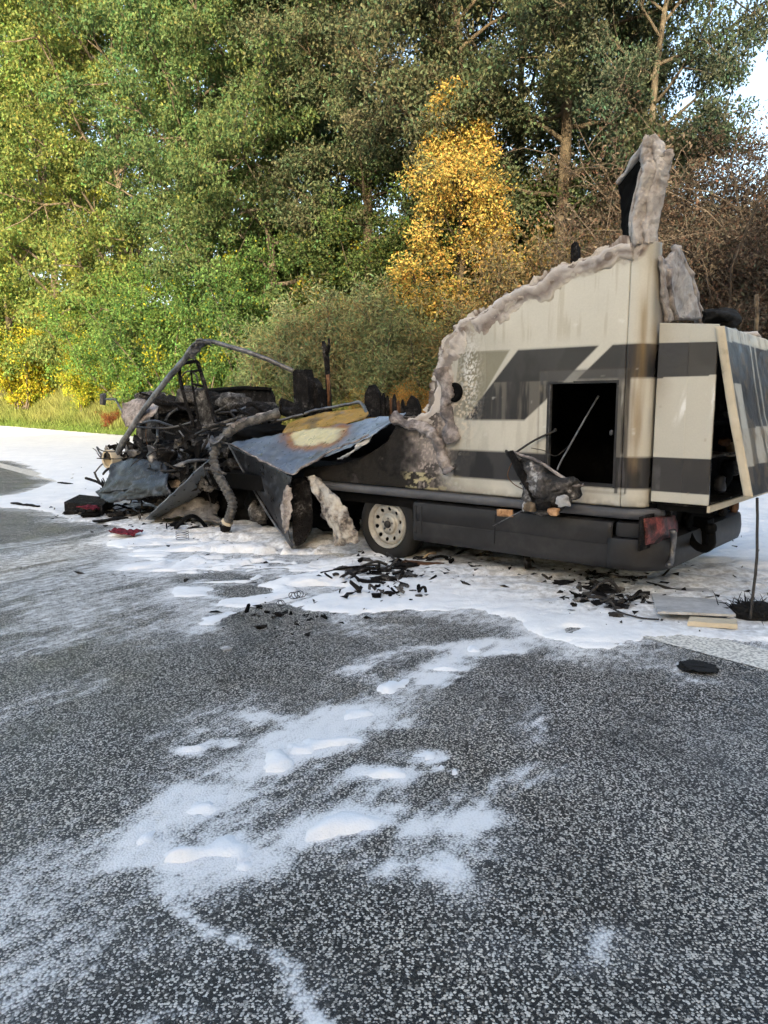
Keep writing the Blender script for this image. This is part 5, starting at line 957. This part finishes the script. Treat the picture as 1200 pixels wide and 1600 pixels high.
for i in range(60):
    a = 160+200*rng.random(); b = 690+85*rng.random(); p = Q(a, b, -.05+.5*rng.random()); g = [[p+np.array([x*(1+.4*rng.normal()), .05*rng.normal(), z+.05*rng.normal()]) for x in (-.10, 0, .10)] for z in (-.04, 0, .04)]
    van('burnt_shard', patch(g, 3, 3, .008, .04, 300+i, 12), M[('char', 'ashy', 'soot', 'char', 'steel', 'char')[i % 6]])
rod('front_pipe', [(134, 747, -.02), (150, 752, -.03), (163, 757, -.03), (172, 745, -.0), (183, 728, .05)], .018, 'char')
# leaning side sheet and the foam-soaked cloth under it
lean = sheet([P3([(226, 812, -.22), (275, 765, -.16), (330, 714, -.04)]), P3([(238, 812, -.05), (285, 775, .0), (334, 728, .05)]), P3([(255, 812, .10), (295, 785, .15), (336, 745, .2)])], 'leaning_sheet', lt, 12, 8, .014, 13)
van('soaked_cloth', patch([P3([(268, 782, .30), (300, 772, .32), (338, 784, .3)]), P3([(256, 796, .12), (298, 786, .14), (342, 800, .12)]), P3([(244, 812, -.05), (295, 808, -.08), (345, 816, -.04)])], 8, 8, .02, .07, 61, 7), mat_mottled('soaked_cloth', [(.3, (.03, .028, .026)), (.5, (.12, .11, .10)), (.7, (.30, .28, .26))], 5, .9, .5, .02))
# ================================================================== LOOSE THINGS ON THE ROAD
def loose(name, vf, m, label, cat, group=None, smooth=True):
    o = add(name, vf, M[m] if isinstance(m, str) else m, None, smooth); return tag(o, label, cat, group)
def GP(px, py, z=0.0): return G(px, py, z)
def heap(name, label, cat, items, group=None):
    """a small pile: an Empty with each recognisable piece as a part"""
    c = GP(items[0][0], items[0][1]); t = thing(name, label, cat, (c[0], c[1], 0), 0, group); off = np.array([c[0], c[1], 0])
    for i, (a, b, sx, sy, sz, mm, nm) in enumerate(items):
        p = GP(a, b, .02)-off; seed = int(a*7+b) % 997
        if nm == 'lump': add('charred_lump', chunk(p+np.array([0, 0, sz*.5]), (sx, sy, sz), .7, seed, 3, 2.6), M[mm], t)
        elif nm == 'flake':
            r = np.random.default_rng(seed); n = 4; R0 = r.random()*3.14; ca, sa = math.cos(R0), math.sin(R0)
            g = [[p+np.array([(x*ca-y*sa)*1.0, x*sa+y*ca, .02+sz*r.random()]) for x in np.linspace(-sx, sx, 3)] for y in np.linspace(-sy, sy, 3)]
            add('curled_flake', patch(g, 4, 4, .006, .05, seed, 14), M[mm], t)
        else:
            r = np.random.default_rng(seed); d = r.normal(size=3)*np.array([sx, sy, sz]); q = p+np.array([0, 0, .03]); add('twisted_rod', tube(smooth_line([q-d, q+r.normal(size=3)*.03+np.array([0, 0, sz]), q+d], 6), .008+.006*r.random(), 5, .012, True, seed), M[mm], t)
    return t
DEB = 'heaps of burnt debris in the foam'
rg = np.random.default_rng(3)
def scatter(cx, cy, rx, ry, n, mats, base=.06):
    base *= .78; n = int(n*1.6); out = [(cx, cy, base*2, base*1.6, base*.7, mats[0], 'lump')]
    for k in range(n):
        a, b = cx+rg.normal()*rx*.5, cy+rg.normal()*ry*.5; s = base*(.5+1.1*rg.random()); kk = ('lump', 'flake', 'rod', 'lump', 'rod')[k % 5]; s *= .65 if kk == 'flake' else 1; out.append((a, b, s*1.5, s, s*.5, mats[k % len(mats)], kk))
    return out
heap('debris_heap', 'black charred heap in the foam right of the rear wheel', 'debris', scatter(598, 898, 60, 16, 26, ['char', 'soot', 'char', 'ashy', 'wire'], .055), DEB)
heap('debris_heap', 'burnt tangle on the foam under the rear corner', 'debris', scatter(938, 915, 55, 24, 36, ['char', 'soot', 'wire', 'char', 'ashy'], .055), DEB)
heap('debris_heap', 'burnt flakes on foam left of the fallen board', 'debris', scatter(965, 945, 45, 12, 20, ['char', 'ashy', 'wire', 'soot'], .035), DEB)
heap('debris_heap', 'black debris with box scraps in front of the burnt nose', 'debris', scatter(165, 800, 60, 10, 22, ['char', 'ashy', 'soot', 'char'], .07), DEB)
heap('debris_heap', 'burnt scraps below the leaning sheet', 'debris', scatter(300, 822, 45, 8, 16, ['char', 'soot', 'ashy'], .055), DEB)
heap('debris_heap', 'charred lumps at the foot of the burnt nose', 'debris', scatter(235, 790, 50, 12, 22, ['char', 'ashy', 'char', 'meltdark'], .075), DEB)
heap('debris_heap', 'thin burnt flakes in the bare patch of the foam', 'debris', scatter(428, 965, 60, 8, 8, ['char', 'soot', 'ashy'], .010), DEB)
heap('debris_heap', 'burnt scraps under the middle of the skirt', 'debris', scatter(750, 880, 90, 12, 20, ['char', 'soot', 'wood', 'ashy'], .045), DEB)
heap('debris_heap', 'sooty crumbs on the foam in front of the debris by the wheel', 'debris', scatter(610, 928, 60, 10, 14, ['char', 'ashy', 'soot'], .02), DEB)
def box_on(name, corners, h, m, label, cat, z=.02, tilt=0):
    p = [GP(*c, z) for c in corners]; p = [q+np.array([0, 0, t]) for q, t in zip(p, (tilt, tilt, 0, 0))]; return loose(name, prism(p, (0, 0, 1), h), m, label, cat, smooth=False)
box_on('charred_case', [(101, 800), (160, 806), (178, 793), (125, 787)], .13, 'char', 'flat charred case lying on foam before the nose', 'case')
box_on('fallen_board', [(1027, 966), (1149, 971), (1108, 922), (1014, 921)], .016, 'pale', 'pale square board lying on the foam behind the bumper', 'board', .03, .03)
bl_ = box_on('wood_lath', [(1074, 978), (1152, 983), (1150, 975), (1078, 970)], .03, 'beige', 'short pale lath in front of the fallen board', 'lath', .02)
def bar(name, a, b, wd, h, m, label, cat, z=.03):
    A, B = GP(*a, z), GP(*b, z); d = (B-A)/np.linalg.norm(B-A); s = np.cross(d, (0, 0, 1)); n = 9; rows = []
    ls = [A+(B-A)*t for t in np.linspace(0, 1, n)]; return loose(name, patch([[p-s*wd/2 for p in ls], [p+s*wd/2 for p in ls]], 2, 3, h, .012, int(a[0]), 8, True), m, label, cat)
bar('wood_plank', (758, 886), (848, 912), .07, .025, 'beige', 'pale burnt plank on the foam below the amber marker', 'plank')
bar('wood_plank', (842, 905), (915, 922), .035, .012, 'wood', 'thin splintered plank right of the pale plank', 'plank')
bar('wood_plank', (642, 912), (712, 886), .05, .012, 'pale', 'grey strip leaning off the heap right of the wheel', 'strip')
bar('ladder_grate', (630, 880), (692, 884), .12, .03, 'rust', 'rusty flat grate lying behind the rear wheel', 'grate')
bar('charred_plank', (200, 806), (250, 798), .10, .03, 'char', 'charred plank on the foam below the nose', 'plank')
bar('charred_plank', (150, 815), (195, 808), .12, .02, 'char', 'black plank at the front edge of the nose debris', 'plank')
bar('charred_stick', (20, 786), (60, 791), .05, .02, 'char', 'black stick on the foam far left of the nose', 'stick')
bar('charred_stick', (92, 754), (112, 756), .06, .02, 'char', 'short black shard alone on the foam left of the nose', 'shard')
bar('charred_stick', (560, 908), (600, 913), .04, .03, 'char', 'short black stick in front of the heap by the wheel', 'stick')
def cable(name, pts, r, m, label, cat='cable'):
    return loose(name, tube(smooth_line([GP(p[0], p[1], p[2] if len(p) > 2 else .03) for p in pts], 8), r, 6, .004, True, 2), m, label, cat)
cable('black_cable', [(950, 898, .06), (1000, 908, .05), (1040, 918, .06), (1080, 928, .05)], .011, 'wire', 'black rod lying across the foam onto the fallen board')
cable('black_cable', [(880, 915), (930, 940), (985, 962), (1030, 968)], .006, 'wire', 'thin black wire curving along the foam to the board')
cable('black_cable', [(560, 862), (580, 860), (605, 872), (614, 890)], .005, 'wire', 'thin wire on the foam in front of the wheel')
cable('black_cable', [(1030, 905, .02), (1045, 890, .12), (1050, 875, .22)], .008, 'wire', 'short black cable hanging below the tail lamp')
cable('burnt_wire', [(800, 912), (830, 908), (850, 903)], .007, 'wire', 'black wire beside the thin plank')
# rope from the lid to its tuft on the foam
tp_ = G(1172, 966, .05); c_top = np.array(WHEEL)+AU*bot0[0]+AV*(bot0[1]+.2)+AZ*(bot0[2]+.0); ttop = EYEP+ray(1183, 778)*((tp_[1]+.25)/ray(1183, 778)[1])
loose('hanging_rope', tube(smooth_line([ttop, ttop*.5+tp_*.5+np.array([.02, 0, .0]), tp_], 8), .009, 6, .003, True, 1), 'wire', 'thin dark rope hanging from the open lid to the foam', 'rope')
def tuft():
    r = np.random.default_rng(9); n = 260; c = G(1176, 968, .0); parts = [chunk(np.array([c[0], c[1], .05]), (.13, .09, .06), .6, 9, 3)]
    for k in range(n):
        a = r.random()*6.283; e = r.random()*1.3; l = .06+.12*r.random(); p = np.array([c[0]+r.normal()*.06, c[1]+r.normal()*.05, .04]); d = np.array([math.cos(a)*math.cos(e), math.sin(a)*math.cos(e), math.sin(e)])*l
        parts.append(tube([p, p+d*.6, p+d+np.array([0, 0, -.03])], [.004, .003, .001], 3, 0, False))
    return merge(*parts)
loose('fibre_tuft', tuft(), 'fluff', 'black fibrous tuft at the foot of the rope', 'tuft')
loose('charred_mat', chunk(G(1090, 1041, .012), (.09, .08, .008), .9, 77, 4, 2.2), 'fluff', 'flat black charred scrap beside the road line', 'scrap')
def cloth(px, py, sx, sy, seed): c = G(px, py, .03); g = [[c+np.array([x, y, .03*abs(math.sin(x*40+seed))]) for x in np.linspace(-sx, sx, 5)] for y in np.linspace(-sy, sy, 4)]; return patch(g, 5, 5, .01, .05, seed, 11)
loose('red_cloth', cloth(196, 834, .14, .10, 4), 'red', 'dark red rag on the foam left of the coil', 'rag'); loose('red_cloth', cloth(140, 806, .09, .10, 6), 'red', 'dark red rag on the charred case', 'rag').location.z = .1
def coil(px, py, r, n, tilt, stretch): c = G(px, py, .02+r*tilt); return tube([c+np.array([r*math.cos(t), r*math.sin(t)*(1-tilt), r*math.sin(t)*tilt+.0])+np.array([stretch*t, 0, .004*t*(1-tilt)]) for t in np.linspace(0, 2*math.pi*n, 16*n)], .0028, 4, 0, True)
for px, py, r, n, ti, st, lab in ((285, 843, .065, 4, .1, .0, 'flat black coil spring on the foam below the leaning sheet'), (436, 943, .022, 2, .9, .002, 'small upright wire coil on the foam left of the pair'), (455, 931, .026, 2, .9, .003, 'left wire coil of the pair standing in the foam'), (464, 929, .026, 2, .9, .003, 'right wire coil of the pair standing in the foam')):
    loose('wire_coil', coil(px, py, r, n, ti, st), 'wire', lab, 'coil', 'coils of burnt springs')
arc = [G(274+50*t, 826-20*math.sin(t*math.pi), .03+.20*math.sin(t*math.pi)) for t in np.linspace(0, 1, 12)]; loose('hose_bow', tube(arc, .022, 8, .008, True, 3), 'soot', 'black bowed hose piece in front of the soaked cloth', 'hose')
for i, (px, py, s, lab) in enumerate(((355, 1014, .028, 'small white foam fleck alone on the dark road'), )): loose('foam_fleck', chunk(G(px, py, .006), (s, s*.8, .008), .3, i, 3), 'pale', lab, 'fleck')
def crumbs():                                                   # countless soot crumbs strewn over the foam
    r = np.random.default_rng(4); parts = []
    spots = [(120, 800, 90, 22, 60), (600, 910, 70, 30, 120), (780, 900, 160, 22, 110), (940, 930, 90, 30, 150), (260, 830, 120, 18, 80), (450, 960, 90, 25, 60), (1060, 950, 100, 30, 40), (360, 880, 180, 40, 50), (90, 745, 80, 14, 14), (1120, 870, 60, 40, 14)]
    for cx, cy, rx, ry, n in spots:
        for k in range(n):
            p = G(cx+r.normal()*rx*.6, cy+r.normal()*ry*.6, 0)
            ix, iy = np.searchsorted(gx, p[0])-1, np.searchsorted(gy, p[1])-1; z = max(fz[ix, iy], 0); s = .004+.014*r.random()**2.2*2
            v = r.normal(size=(4, 3))*np.array([s, s, s*.4])+np.array([p[0], p[1], z+s*.25]); parts.append((v, [(0, 1, 2), (0, 2, 3), (0, 3, 1), (1, 3, 2)]))
    o = add('soot_crumbs', merge(*parts), M['char'], None, False); tag(o, 'fine black soot crumbs strewn over the foam', 'crumbs', kind='stuff')
crumbs()
